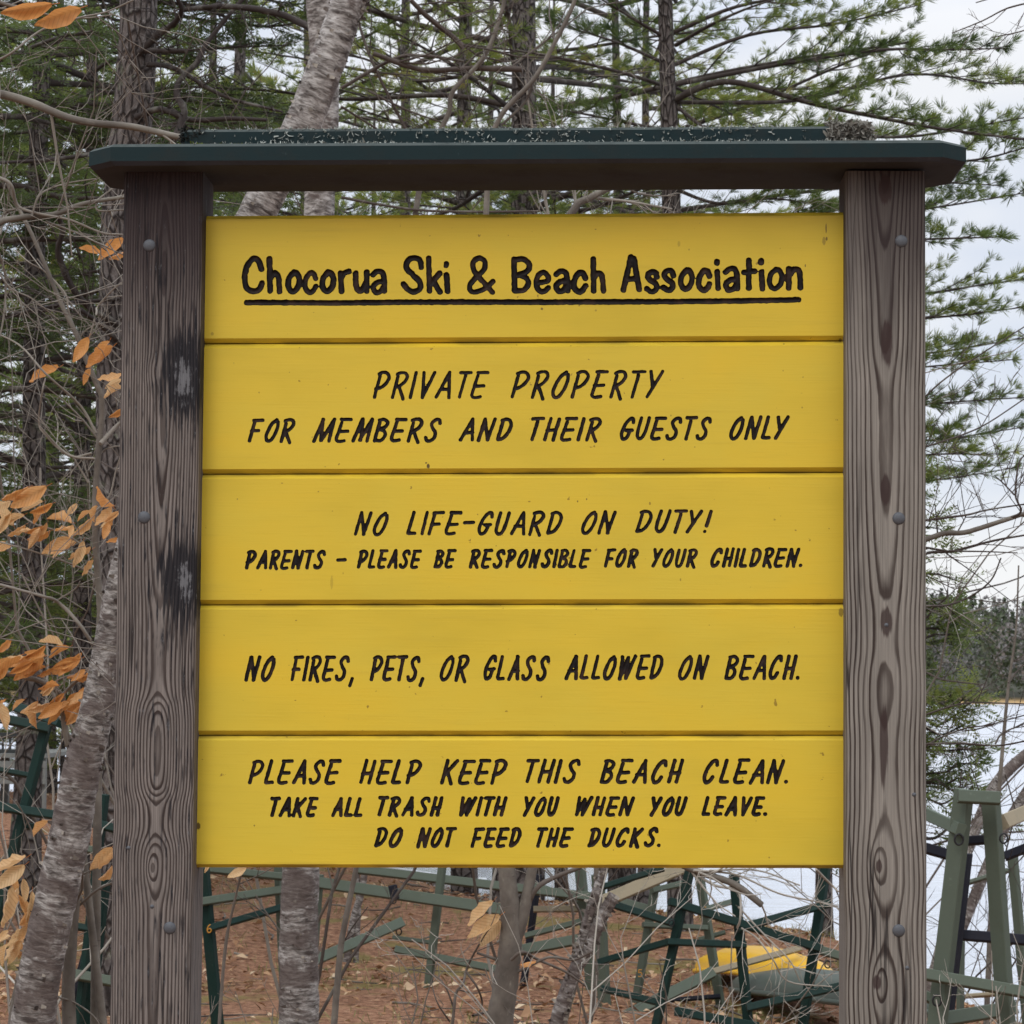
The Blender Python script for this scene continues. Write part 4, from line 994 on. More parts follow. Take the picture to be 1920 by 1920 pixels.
# dark old spruce close behind the left post
rng = np.random.default_rng(31); base = np.array(gpt(226, 14.0))
sp_ = empty('spruce_tree', base, 'dark lichen spotted trunk with crooked dead limbs just behind the left post', 'spruce tree')
bt, bb = MB(), MB()
stem(bt, [(224, 1700), (224, 1200), (222, 800), (228, 450), (250, 200), (257, 90), (262, -60), (268, -400)], 14, 88, 66, 6, 16, .03, rng, True)
for pts, w0, w1 in (([(262, 100), (300, 62), (330, 40), (340, 15), (322, -20)], 16, 8), ([(470, -20), (420, 40), (385, 85), (368, 118), (336, 152), (332, 180), (345, 205), (338, 235), (325, 262)], 8, 15),
                    ([(255, 220), (300, 205), (360, 225), (430, 222), (500, 225)], 14, 7), ([(275, 120), (330, 130), (420, 180), (530, 210)], 11, 5),
                    ([(224, 610), (150, 560), (110, 480), (118, 430), (105, 400)], 13, 10), ([(222, 640), (190, 610), (150, 580)], 13, 9), ([(270, 95), (350, 95)], 12, 9),
                    ([(345, 18), (430, 12), (520, 25), (580, 52)], 9, 14), ([(225, 300), (180, 290), (90, 300), (0, 305)], 10, 6), ([(222, 560), (120, 570), (20, 590)], 8, 4)):
    q, rr = stem(bb, pts, 13.9, w0, w1, 5, 8, .10, rng, D1=13.6, tint=0.05)
    for _ in range(8):
        i = rng.integers(1, len(q) - 1); bare(bb, q[i], rand_perp(nrm(q[i + 1] - q[i]), rng) + nrm(q[i + 1] - q[i]) * .6, rng.uniform(.1, .5), .004, 1, rng, 0, .2, .12)
bt.build('trunk', M['pine_bark'], sp_); bb.build('limbs', M['twig'], sp_)

Lh = lambda z: 2.2 if z < 6 else max(.5, 2.2 - .25 * (z - 6))
hemlocks = [(55, 19, .10, 12, 2.0, 72, 'dark hemlock at the left edge of the photo'), (150, 23, .09, 12, 1.9, 72, 'dark hemlock between the spruce trunk and the left edge'),
            (-110, 17, .1, 12, 2.0, 56, 'hemlock reaching in from beyond the left edge')]
hp = [conifer('hemlock_tree', gpt(px, D), H, r, z0, nb, Lh, 200 + k, lb, 'hemlock tree', 'hemlocks left of the sign', 'hemlock', zmax=8.5, droop=.08, tbase=.36, lat=.1, ll=.55, dens=1.0)
      for k, (px, D, r, H, z0, nb, lb) in enumerate(hemlocks)]
hr = conifer('hemlock_tree', gpt(1700, 17.0), 3.3, .05, .9, 90, lambda z: max(.2, .85 - .2 * z), 240, 'small green hemlock at the water edge, right of the right post', 'hemlock tree', None, 'hemlock', zmax=3.3, droop=.10, tbase=.66, lat=.085, ll=.5, dens=1.3)

# far row of evergreens on the left shore, the same few trees turned about
fp = [conifer('evergreen_tree', gpt(px, D), 17, .14, 1.2, 70, lambda z: 2.9 if z < 8 else max(.5, 2.9 - .3 * (z - 8)), 300 + k, lb, 'evergreen', 'evergreens further along the shore', tm=TUFT_FAR, zmax=15, tbase=tb + .12, lat=.22, ll=.75, dens=.7)
      for k, (px, D, lb, tb) in enumerate(((250, 38, 'evergreen in the back row right behind the spruce trunk', .4), (560, 42, 'evergreen in the back row behind the leaning birch', .55)))]
far_ = [(-230, 34, 0, 'evergreen standing beyond the left edge of the view', .85), (-390, 40, 1, 'evergreen standing beyond the left edge of the view', .95), (-560, 33, 0, 'evergreen standing beyond the left edge of the view', .8), (-760, 44, 1, 'evergreen standing beyond the left edge of the view', 1.0),
        (-40, 37, 1, 'young evergreen filling the gap at the left edge behind the railing', .26), (48, 39, 0, 'young evergreen just behind the railing', .24), (120, 38, 1, 'young evergreen right of the railing', .27), (190, 41, 0, 'young evergreen half hidden by the spruce trunk', .3), (285, 40, 1, 'young evergreen behind the left post', .26),
        (-80, 36, 0, 'evergreen in the back row beyond the left edge hemlock'), (90, 42, 1, 'evergreen in the back row above the grey railing'), (380, 46, 0, 'evergreen in the back row right of the spruce trunk'),
        (690, 44, 1, 'evergreen in the back row above the middle of the title'), (910, 40, 1, 'evergreen in the back row between the two thick pine trunks'),
        (1030, 47, 0, 'evergreen in the back row right of the stout pine'), (620, 60, 0, 'taller evergreen of the last row behind the straight birch'), (300, 60, 1, 'taller evergreen of the last row behind the dead limbs')]
for k, (px, D, w_, lb, *sc_) in enumerate(far_):
    loc = gpt(px, D); dup(fp[w_], loc, k * 1.7 + .4, sc_[0] if sc_ else .8 + .1 * (k % 4), lb, 'evergreens further along the shore')

# dark bases of big pines standing near the waterline, seen under the sign
rng = np.random.default_rng(51)
for px, D, wpx, lb in ((1172, 23, 46, 'thick dark pine trunk under the sign right of the broken stub'), (1052, 25, 26, 'dark pine trunk seen under the sign between the grey maple and the racks'), (1545, 21, 34, 'dark pine trunk beside the right post under the sign'),
                       (1012, 26, 20, 'thin dark pine trunk right beside the grey maple fork')):
    base = gpt(px, D); t = empty('pine_tree', base, lb, 'pine tree', 'dark trunks near the waterline')
    b = MB(); stem(b, [(px, 1700), (px + 2, 1400), (px + 4, 900), (px + 3, 480)], D, wpx, wpx * .5, 5, 12, .04, rng, True); b.build('trunk', M['pine_bark'], t)
    b = MB()
    for z in np.linspace(.8, 3.2, 12): bare(b, np.array(base) + [0, 0, z], rng.normal(size=3) * [1, 1, .2], rng.uniform(.5, 1.2), .008, 1, rng, -.02, .15, .25)
    b.build('limbs', M['twig'], t)

# ------------------------------------------------------------------ birches and other broadleaf stems
rng = np.random.default_rng(61)
def birch(name, label, parts, D, mats, cat='birch tree', curls=40, twigs=0, seed=0, group=None):
    rng = np.random.default_rng(seed); p0 = parts[0][0][0]
    base = ground_end(P(*parts[0][0][0], D), P(*parts[0][0][1], D)); t = empty(name, base, label, cat, group)
    bc = MB()
    for k, (pts, ws, gr) in enumerate(parts):
        b = MB(); q, rr = stem(b, pts, D, 0, 0, 8, 18, .022, rng, gr, widths=ws)
        b.build('trunk', mats, t)
        for _ in range(curls):
            i = rng.integers(0, len(q) - 1); ax = nrm(q[i + 1] - q[i]); n_ = nrm(np.array([rng.normal(), -abs(rng.normal()) * .8, 0])); n_ = nrm(n_ - ax * n_.dot(ax))
            c = q[i] + (q[i + 1] - q[i]) * rng.random() + n_ * rr[i] * .98; tg_ = np.cross(ax, n_) * rng.choice([-1, 1]); s = rng.uniform(.004, .011)
            v = [c - ax * s * .7, c + ax * s * .7, c + ax * s * .5 + tg_ * s + n_ * s * .5, c - ax * s * .5 + tg_ * s + n_ * s * .5, c + ax * s * .3 + tg_ * s * 1.3 + n_ * s * 1.2, c - ax * s * .3 + tg_ * s * 1.3 + n_ * s * 1.2]
            bc.raw(v, [(0, 1, 2, 3), (3, 2, 4, 5)], rng.uniform(.1, 1))
    if curls: o = bc.build('peeling_bark', M['twig'], t, smooth=False); o['kind'] = 'stuff'
    return t
B1 = birch('birch_tree', 'leaning birch with dark peeling bark in front of the left post', [([(60, 1930), (80, 1800), (106, 1680), (132, 1560), (152, 1450), (172, 1370), (192, 1280), (208, 1180), (238, 1050), (310, 820), (400, 580), (490, 385), (560, 250), (612, 120), (650, 10), (690, -160)], [82, 80, 78, 76, 72, 66, 60, 52, 56, 60, 66, 70, 70, 68, 62, 50], True),
      ([(640, 60), (668, 20), (700, -60)], [30, 30, 26], False)], 8.2, M['birch'], curls=170, seed=1)
B2 = birch('birch_tree', 'straight pale birch passing behind the middle left of the sign', [([(560, 1940), (560, 1800), (563, 1640), (580, 1100), (598, 390), (610, 200), (602, 0), (600, -200)], [76, 74, 70, 64, 56, 50, 56, 46], True)], 11.0, M['birch'], curls=130, seed=2)
birch('birch_tree', 'small grey birch pair far behind the dark sapling under the sign', [([(652, 1790), (664, 1720), (680, 1660), (700, 1500)], [15, 14, 13, 9], True), ([(668, 1790), (672, 1700), (668, 1600)], [10, 10, 8], True)], 17, M['birch'], curls=0, seed=3)
birch('birch_tree', 'broken birch stem ending in a stub under the right half of the sign', [([(1040, 1940), (1058, 1870), (1080, 1815), (1096, 1790), (1124, 1728), (1152, 1678)], [28, 27, 26, 26, 25, 22], True), ([(1078, 1800), (1092, 1760), (1112, 1690), (1132, 1632), (1150, 1560)], [20, 19, 18, 17, 12], False)], 9.6, M['birch'], curls=70, seed=4)
birch('birch_tree', 'birch leaning over the water behind the right rack', [([(1730, 1900), (1800, 1640), (1850, 1505), (1885, 1450), (1960, 1385)], [16, 20, 22, 22, 20], True), ([(1742, 1890), (1820, 1700), (1880, 1560), (1940, 1460)], [20, 21, 20, 18], False)], 15.5, M['birch'], curls=20, seed=5)

def tree_px(name, label, cat, stems, D, mat='grey', seed=0, n=14, twig_n=0, twig_L=.6, tint=.5, extra=None, group=None, tup=.08, bmat='twig'):
    """broadleaf stem(s) drawn through the photograph, thick ones as trunk, thin ones as branches"""
    rng = np.random.default_rng(seed); t = empty(name, ground_end(P(*stems[0][0][0], D), P(*stems[0][0][1], D)), label, cat, group)
    br = MB(); nb_ = 0
    for pts, w0, w1, gr in stems:
        if w0 >= 12 and gr is not None:
            b = MB(); q, rr = stem(b, pts, D, w0, w1, 7, n, .03, rng, gr); b.build('trunk', M[mat], t)
        else:
            q, rr = stem(br, pts, D, w0, w1, 6, 6, .06, rng, False, dj=.03, tint=tint); nb_ += 1
        for _ in range(twig_n):
            i = rng.integers(1, len(q) - 1); ax = nrm(q[i + 1] - q[i])
            bare(br, q[i], ax * .7 + rand_perp(ax, rng) * .8 * np.array([1, .6, 1]), rng.uniform(.3, 1) * twig_L, max(.0016, min(rr[i] * .4, .005)), 2 if rng.random() < .4 else 1, rng, tup, .2, tint); nb_ += 1
    if nb_: br.build('branches', M[bmat], t)
    return t
# beech sapling with its remaining leaves
S1 = tree_px('beech_sapling', 'thin beech sapling holding orange leaves left of the left post', 'sapling',
 [([(185, 1330), (186, 1210), (188, 1140), (181, 1050), (178, 960), (182, 880), (192, 760), (180, 718), (160, 670), (140, 620), (115, 570), (90, 510), (60, 440), (30, 380), (5, 325)], 15, 6, True),
  ([(180, 812), (150, 760), (85, 700), (40, 650), (-5, 625)], 6, 3, None), ([(188, 832), (226, 792), (260, 770)], 9, 6, None), ([(172, 850), (130, 855), (85, 815), (73, 790), (80, 730), (85, 710)], 5, 3, None),
  ([(178, 860), (137, 856), (110, 838), (75, 800)], 5, 4, None), ([(166, 905), (137, 856)], 4, 4, None), ([(160, 660), (180, 590), (183, 575), (215, 540), (240, 522)], 4.5, 2.5, None),
  ([(140, 620), (128, 580), (122, 550), (85, 510), (55, 492), (30, 470)], 4, 2.5, None), ([(178, 960), (205, 930), (218, 880), (230, 845)], 4, 2.5, None), ([(181, 1050), (150, 1020), (115, 998), (60, 980), (20, 945), (0, 920)], 5, 2.5, None),
  ([(180, 1080), (140, 1060), (60, 1033), (-5, 1015)], 5, 3, None), ([(182, 990), (205, 975), (212, 955)], 3.5, 2, None), ([(178, 900), (190, 850), (212, 838), (235, 836)], 3, 2, None), ([(150, 655), (155, 625), (185, 605)], 3, 2, None)], 8.5, 'grey', 5, 12, 1, .35, .75)
S2 = tree_px('beech_sapling', 'low gnarled beech branch with a heap of orange leaves beside the leaning birch', 'sapling',
 [([(138, 1450), (128, 1400), (120, 1350), (118, 1310), (100, 1290), (72, 1276), (30, 1266), (-5, 1256)], 13, 9, True), ([(182, 1222), (150, 1172), (110, 1130), (80, 1118), (0, 1096)], 8, 5, None),
  ([(120, 1300), (140, 1280), (165, 1262), (180, 1258)], 7, 4, None), ([(90, 1286), (120, 1270), (150, 1262), (178, 1244)], 4, 3, None), ([(40, 1075), (75, 1145), (110, 1215), (121, 1300), (116, 1380), (107, 1460)], 3.5, 2.5, None),
  ([(100, 1130), (140, 1105), (150, 1090)], 3.5, 2, None), ([(110, 1215), (70, 1250), (30, 1300), (0, 1350)], 2.5, 2, None), ([(105, 1330), (60, 1360), (0, 1385)], 2.5, 2, None)], 8.45, 'grey', 6, 10, 2, .3, .7)
S3 = tree_px('beech_sapling', 'grey trunked sapling with cream leaves at the lower left corner', 'sapling',
 [([(130, 1940), (128, 1850), (134, 1760), (140, 1690), (150, 1640)], 27, 18, True), ([(25, 1950), (38, 1850), (52, 1790)], 27, 20, True), ([(146, 1700), (180, 1670), (210, 1655)], 6, 5, None), ([(134, 1780), (90, 1740), (40, 1690), (0, 1660)], 5, 3, None),
  ([(110, 1870), (140, 1880), (175, 1905), (190, 1930)], 4, 3, None), ([(30, 1500), (60, 1560), (75, 1620)], 3, 3, None)], 8.4, 'grey', 7, 10, 2, .35, .6)
C1 = tree_px('maple_tree', 'smooth grey maple forking under the middle of the sign', 'maple tree',
 [([(936, 1940), (945, 1860), (956, 1785), (958, 1735), (955, 1680), (950, 1626), (945, 1480), (950, 1250), (960, 1000)], 52, 20, True), ([(960, 1775), (974, 1735), (986, 1690), (996, 1640), (1012, 1560), (1050, 1300)], 30, 12, False),
  ([(980, 1722), (992, 1690), (1010, 1662), (1040, 1645), (1085, 1627), (1140, 1600)], 12, 8, None), ([(958, 1800), (980, 1785), (1010, 1800), (1060, 1822), (1100, 1850)], 7, 4, None), ([(955, 1830), (985, 1815), (1030, 1795), (1075, 1800), (1110, 1785)], 7, 4, None),
  ([(944, 1805), (920, 1795), (895, 1787)], 7, 5, None), ([(845, 1950), (851, 1894), (855, 1862), (868, 1845), (874, 1820), (886, 1793), (899, 1770)], 7, 4, None), ([(874, 1822), (895, 1852), (904, 1880), (897, 1902)], 5, 3, None), ([(899, 1770), (915, 1745), (938, 1720)], 3, 2, None),
  ([(851, 1890), (835, 1850), (815, 1830), (770, 1818)], 4, 2, None), ([(843, 1915), (820, 1880), (808, 1840)], 4, 2, None), ([(860, 1856), (890, 1862), (930, 1858)], 3, 2, None)], 9.0, 'grey', 8, 16, 1, .4, .45)
tree_px('sapling', 'thin dark sapling between the birch and the maple under the sign', 'sapling', [([(625, 1950), (632, 1850), (640, 1769), (655, 1690), (668, 1626), (690, 1500)], 13, 9, True), ([(640, 1775), (660, 1740), (690, 1700)], 3, 2, None)], 9.4, 'grey', 9, 8, 1, .5, .25)
tree_px('sapling', 'thin sapling stem rising above the roof and leaning right', 'sapling', [([(940, 1935), (954, 1800), (948, 1640), (905, 1200), (900, 800), (915, 330), (935, 225), (1000, 150), (1035, 90), (1070, 20), (1100, -60)], 14, 7, True), ([(1000, 150), (985, 190), (940, 235)], 5, 5, None)], 9.8, 'grey', 10, 8, 5, .6, .45)
tree_px('bare_tree', 'grey tree with a crooked pale limb in the gap right of the middle', 'bare tree', [([(1050, 1935), (1088, 1800), (1120, 1700), (1110, 1400), (1062, 900), (1062, 470), (1078, 390), (1105, 372), (1150, 350), (1200, 345)], 18, 12, True), ([(1066, 700), (1040, 480), (1020, 360), (1000, 250), (985, 150)], 8, 4, None), ([(1120, 372), (1180, 378), (1260, 392)], 7, 3, None), ([(1080, 395), (1078, 360), (1074, 330)], 6, 3, None)], 12, 'grey', 11, 8, 6, .7, .8)
tree_px('bare_tree', 'dark crooked bare tree above the left part of the roof', 'bare tree', [([(566, 1930), (575, 1640), (640, 1200), (740, 700), (776, 420), (800, 300), (840, 215), (850, 170), (905, 110), (935, 40), (955, -40)], 14, 7, True), ([(800, 300), (760, 240), (700, 120), (672, 40), (660, -20)], 7, 5, None),
  ([(770, 0), (800, 30), (850, 70), (870, 90)], 9, 12, None), ([(700, 100), (790, 130), (900, 128), (980, 130)], 10, 12, None), ([(640, 165), (740, 110), (800, 105), (870, 115)], 8, 5, None), ([(690, 170), (760, 205), (830, 230)], 5, 3, None), ([(640, 200), (720, 250), (800, 300)], 5, 3, None), ([(640, 370), (720, 385), (800, 395), (900, 397), (1010, 396)], 6, 4, None)], 11.5, 'grey', 12, 8, 5, .7, .38)
# limbs that come in from the left, above and right of the roof
tree_px('bare_tree', 'pale limb crossing the upper left corner to the roof', 'bare tree', [([(-120, 1200), (-110, 700), (-90, 300), (-60, 165), (0, 176), (60, 193), (120, 218), (170, 230), (250, 238), (332, 256), (380, 262)], 20, 11, True), ([(-20, 120), (20, 100), (80, 55), (150, 33), (200, 22), (250, 0)], 5, 3, None),
  ([(-10, 14), (30, 20), (80, 26), (150, 34), (210, 28)], 4, 2.5, None)], 6.6, 'grey', 13, 10, 3, .45, .7)
tree_px('bare_tree', 'bare grey branches spread across the left edge below the roof', 'bare tree', [([(-60, 1500), (-50, 900), (-30, 500), (-10, 425), (40, 408), (100, 402), (150, 384), (200, 374), (250, 368)], 18, 6, True), ([(-10, 330), (20, 345), (33, 385), (70, 400), (130, 412), (190, 436), (230, 440)], 7, 4, None),
  ([(60, 405), (75, 365), (120, 345), (180, 335)], 4, 2.5, None), ([(0, 440), (10, 400), (30, 392)], 5, 3, None), ([(180, 380), (185, 395), (232, 393)], 4, 3, None), ([(85, 415), (140, 435), (175, 452), (200, 470)], 4, 3, None), ([(-10, 500), (20, 540), (60, 560), (110, 600)], 4, 2.5, None),
  ([(-10, 450), (10, 520), (6, 600), (-10, 660)], 5, 3, None), ([(-10, 1200), (40, 1180), (100, 1160), (140, 1165)], 3, 2, None)], 7.4, 'grey', 14, 10, 5, .55, .66)
# bare twigs in front of the water at the right
tree_px('bare_tree', 'bare dark branches in front of the water beyond the right post', 'bare tree', [([(1700, 1950), (1690, 1500), (1680, 1150), (1700, 1040), (1760, 1003), (1810, 998), (1872, 979), (1930, 960)], 13, 8, True), ([(1690, 1060), (1740, 1037), (1789, 1033), (1862, 1014), (1930, 1002)], 7, 4, None), ([(1700, 985), (1740, 975), (1810, 966), (1852, 956), (1930, 944)], 6, 3, None),
  ([(1880, 976), (1914, 960), (1904, 928), (1910, 870), (1925, 850)], 5, 3, None), ([(1902, 928), (1880, 905), (1865, 892)], 3.5, 2, None), ([(1758, 1003), (1756, 975), (1753, 945)], 3.5, 2, None), ([(1795, 998), (1805, 980), (1811, 968)], 3, 2, None), ([(1700, 1135), (1740, 1136), (1778, 1134), (1820, 1118), (1858, 1088), (1877, 1046)], 5, 3, None),
  ([(1700, 780), (1760, 720), (1830, 670), (1925, 610)], 4, 2.5, None), ([(1690, 850), (1760, 830), (1840, 800), (1925, 745)], 4, 2.5, None), ([(1700, 1400), (1740, 1395), (1800, 1394), (1870, 1398), (1930, 1388)], 5, 3.5, None), ([(1866, 1395), (1880, 1375), (1925, 1355)], 4, 3, None), ([(1700, 1420), (1760, 1385), (1812, 1365), (1850, 1360), (1925, 1340)], 4, 2.5, None), ([(1720, 1345), (1800, 1320), (1860, 1318), (1925, 1320)], 4, 3, None)], 9.0, 'grey', 15, 8, 4, .4, .22)
tree_px('sapling', 'thin upright stem standing in front of the far shore at the right edge', 'sapling', [([(1850, 1900), (1862, 1640), (1872, 1500), (1882, 1380), (1891, 1285), (1905, 1180), (1910, 1060)], 12, 3, True), ([(1891, 1280), (1910, 1255), (1940, 1225)], 3, 2, None)], 13, 'grey', 16, 6, 3, .5, .35)
tree_px('fallen_branch', 'pale snapped limb hanging with its cut end down under the right half of the sign', 'branch', [([(1240, 1600), (1302, 1632), (1375, 1657), (1429, 1697)], 14, 12, False), ([(1300, 1635), (1340, 1660), (1384, 1672), (1388, 1720), (1382, 1740)], 6, 4, None), ([(1384, 1700), (1440, 1760), (1480, 1800), (1500, 1840)], 4, 2.5, None), ([(1300, 1632), (1380, 1640), (1460, 1675), (1530, 1690), (1570, 1700)], 5, 3, None),
  ([(1530, 1630), (1560, 1660), (1572, 1672)], 5, 4, None), ([(1330, 1632), (1420, 1632), (1500, 1660)], 4, 3, None), ([(1390, 1740), (1420, 1760), (1450, 1800), (1478, 1840), (1560, 1850)], 4, 2.5, None)], 9.3, 'grey', 17, 8, 4, .4, .9)
tree_px('bare_tree', 'leafless tree dipping fine twigs into the upper right corner', 'bare tree', [([(2160, 1900), (2150, 900), (2130, 200), (2060, 20), (1990, -30)], 18, 7, True), ([(2060, 20), (1990, 0), (1900, 12), (1840, 40), (1785, 62)], 5, 2, None), ([(2050, 40), (1980, 40), (1910, 60), (1860, 70)], 4, 2, None), ([(2060, 10), (1980, -30), (1900, -15), (1830, 5)], 4, 2, None)], 10, 'grey', 20, 8, 6, .35, .35, None, None, -.02)
# brushwood: leafless bushes, each its own plant
rng = np.random.default_rng(91)
bush = [(1170, 1150, 8.6, 1.1, 'pale leafless bush low under the right half of the sign', .85), (1330, 1330, 10.5, 1.0, 'leafless bush in front of the dark green rack', .6), (1800, 1830, 8.2, .75, 'pale twiggy bush in front of the right rack', .9), (1915, 1900, 9.0, .9, 'twiggy bush at the lower right corner', .85),
        (1775, 1790, 12.5, 1.5, 'dark leafless bush against the water behind the right rack', .22), (1885, 1880, 11.5, 1.7, 'dark leafless bush at the right edge against the water', .25),
        (440, 440, 8.8, .7, 'leafless bush with arching twigs right beside the left post', .55), (760, 760, 10, .8, 'leafless bush under the sign left of the maple', .5), (20, 40, 10.5, 2.3, 'tall leafless bush at the left edge', .85),
        (130, 90, 13, 3.2, 'big leafless bush in front of the hemlocks', .7), (330, 350, 12, 4.2, 'tall leafless bush whose twigs show above the left end of the roof', .55), (556, 480, 13, 4.4, 'tall leafless bush showing left of the leaning birch', .6), (570, 720, 12.5, 4.4, 'tall leafless bush showing right of the birches above the roof', .3), (948, 820, 14, 4.4, 'tall leafless bush showing in front of the grey pine', .6),
        (1110, 1100, 14, 3.3, 'tall leafless bush in front of the slim pines', .5), (1640, 1400, 14, 3.0, 'tall leafless bush above the right end of the cap board', .6)]
for k, (px, pt_, D, h, lb, tint) in enumerate(bush):
    base = np.array(gpt(px, D)); t = empty('leafless_bush', base, lb, 'bush', 'leafless bushes'); b = MB()
    for s in range(4 if h < 2 else 3):
        d = nrm(np.array([rng.normal((pt_ - px) * D / F / h * 1.1, .42 if h < 2 or px > 2000 else .2), rng.normal(0, .3), 1.0]))
        bare(b, base - [0, 0, .05], d, h * rng.uniform(.75, 1.15), .004 + .0012 * h, 3, rng, .05, .22, tint, None, .9 if h < 2 else (.42 if px < 300 else .95))
    b.build('branches', M['twig'], t)

# ------------------------------------------------------------------ leaves still on the twigs
def leaf_mesh(name, seed, fold, curl, tint):
    rng = np.random.default_rng(seed); b = MB(); nx, ny = 11, 7
    t = np.linspace(0, 1, nx)[:, None]; s = np.linspace(-1, 1, ny)[None]
    wd = .235 * np.sin(np.pi * np.clip(t, 0.02, .985) ** .82) ** .8 + .004
    y = s * wd * (1 - .25 * fold); x = t + 0 * s
    z = fold * np.abs(s) ** 1.3 * wd * 1.1 + curl * (t - .35) ** 2 + .045 * np.sin(t * 17 + 2 * np.abs(s) + seed) * np.abs(s) + .35 * np.clip(t - .72, 0, 1) ** 1.5 * (1 if seed % 2 else -1) + rng.normal(0, .012, (nx, ny))
    v = np.stack([x, y, z], -1).reshape(-1, 3)
    i, j = np.meshgrid(np.arange(nx - 1), np.arange(ny - 1), indexing='ij')
    f = np.stack([i * ny + j, (i + 1) * ny + j, (i + 1) * ny + j + 1, i * ny + j + 1], -1).reshape(-1, 4)
    b.raw(v, f, np.clip(tint + rng.normal(0, .06, len(v)), 0, 1))
    b.tube([(-.16, 0, .02), (-.06, 0, .01), (.02, 0, 0)], .009, 5, 0, .0)
    o = b.build(name, M['beech'], smooth=True); me = o.data; bpy.data.objects.remove(o); return me
LM = {c: [leaf_mesh('leaf', 10 * k + q, fo, cu, tn + .05 * q) for q, (fo, cu) in enumerate(((.7, .3), (1.25, -.35), (.45, .6), (1.0, .15)))] for k, (c, tn) in enumerate((('o', .34), ('t', .62), ('c', .9)))}
def leaf(parent, bx, by, tx, ty, D, c, rng):
    p, q = P(bx, by, D), P(tx, ty, D + rng.normal(0, .012)); x = q - p; L = np.linalg.norm(x); x = x / L
    toc = nrm(CAM - p) + rng.normal(0, .75, 3); z = nrm(toc - x * x.dot(toc)); y = np.cross(z, x)
    o = bpy.data.objects.new('leaf', LM[c][rng.integers(0, 4)]); col.objects.link(o)
    l = L * 1.06; mt = Matrix(((x[0] * l, y[0] * l, z[0] * l, p[0]), (x[1] * l, y[1] * l, z[1] * l, p[1]), (x[2] * l, y[2] * l, z[2] * l, p[2]), (0, 0, 0, 1)))
    o.parent = parent; o.matrix_parent_inverse = Matrix.Identity(4)
    loc, rot, sc = mt.decompose(); o.location = loc - world_loc(parent); o.rotation_euler = rot.to_euler(); o.scale = sc
rng = np.random.default_rng(71)
LEAVES = [(S1, 8.42, 'o', [(232, 448, 188, 486), (188, 474, 150, 466), (236, 470, 205, 482), (166, 633, 141, 677), (212, 650, 166, 688), (205, 640, 180, 680), (111, 689, 60, 717), (169, 692, 158, 722), (236, 762, 206, 782), (53, 913, 5, 932), (212, 949, 181, 916), (203, 980, 193, 1012), (98, 944, 58, 961)]),
 (S1, 8.42, 't', [(87, 912, 24, 948), (134, 980, 91, 970), (88, 980, 66, 1006), (137, 992, 104, 998), (172, 971, 137, 1000), (212, 952, 184, 985), (230, 705, 187, 717), (134, 1008, 83, 1034), (134, 1014, 103, 1046), (172, 1030, 133, 1053), (172, 1048, 152, 1075), (222, 960, 198, 978), (136, 985, 130, 1008)]),
 (S1, 8.42, 'c', [(232, 726, 196, 743), (230, 712, 200, 728), (25, 985, 0, 948), (45, 965, 2, 985), (20, 960, -8, 1000)]),
 (S2, 8.38, 'o', [(20, 1198, -6, 1222), (39, 1228, -8, 1246), (45, 1236, 5, 1252), (81, 1233, 30, 1267), (85, 1211, 50, 1233), (85, 1250, 38, 1270), (98, 1252, 70, 1266), (151, 1235, 96, 1262), (140, 1240, 105, 1250), (177, 1248, 130, 1272), (160, 1256, 138, 1278), (105, 1276, 72, 1290), (114, 1310, 66, 1334), (118, 1318, 78, 1346), (120, 1300, 92, 1322), (164, 1296, 124, 1350), (160, 1310, 122, 1332), (154, 1335, 138, 1368), (12, 1312, -4, 1328), (62, 1240, 20, 1262), (128, 1246, 112, 1268), (110, 1285, 82, 1292), (158, 1290, 148, 1315), (112, 1330, 90, 1352), (60, 1225, 30, 1240)]),
 (S2, 8.38, 't', [(46, 1312, 24, 1330), (105, 1290, 78, 1300), (160, 1318, 126, 1358)]), (S2, 8.38, 'c', [(0, 1318, 10, 1366), (100, 1285, 80, 1304)]),
 (S3, 8.3, 't', [(92, 1540, 62, 1566), (210, 1588, 170, 1626), (210, 1624, 186, 1650), (64, 1728, 30, 1764), (60, 1726, 36, 1680), (214, 1600, 190, 1632)]),
 (S3, 8.3, 'c', [(50, 1608, -8, 1642), (46, 1622, -6, 1662), (20, 1660, 0, 1732), (32, 1664, 6, 1700), (28, 1762, 18, 1802), (20, 1756, -6, 1770), (40, 1760, 48, 1800), (60, 1672, 52, 1728), (12, 1770, 4, 1810)]),
 (C1, 8.95, 'c', [(925, 1690, 884, 1736), (938, 1717, 883, 1758), (938, 1726, 902, 1770)]), (C1, 8.95, 'o', [(976, 1808, 1002, 1800)])]
for par, D, c, ls in LEAVES:
    for l in ls: leaf(par, *l, D + rng.normal(0, .04), c, rng)
def more(par, D, box, n, mix, ang):
    for _ in range(n):
        x, y = rng.uniform(box[0], box[2]), rng.uniform(box[1], box[3]); a = math.radians(rng.normal(ang, 22)); L = rng.uniform(26, 50)
        leaf(par, x, y, x + L * math.cos(a), y + L * math.sin(a), D + rng.normal(0, .06), rng.choice(list(mix)), rng)
more(S1, 8.42, (10, 925, 100, 1030), 10, 'otc', 150); more(S1, 8.42, (130, 940, 230, 1040), 8, 'otc', 140)
more(S2, 8.4, (10, 1205, 175, 1262), 9, 'ootc', 158); more(S2, 8.4, (70, 1285, 165, 1330), 6, 'otc', 140)
more(S3, 8.3, (10, 1630, 70, 1770), 9, 'tcc', 110)
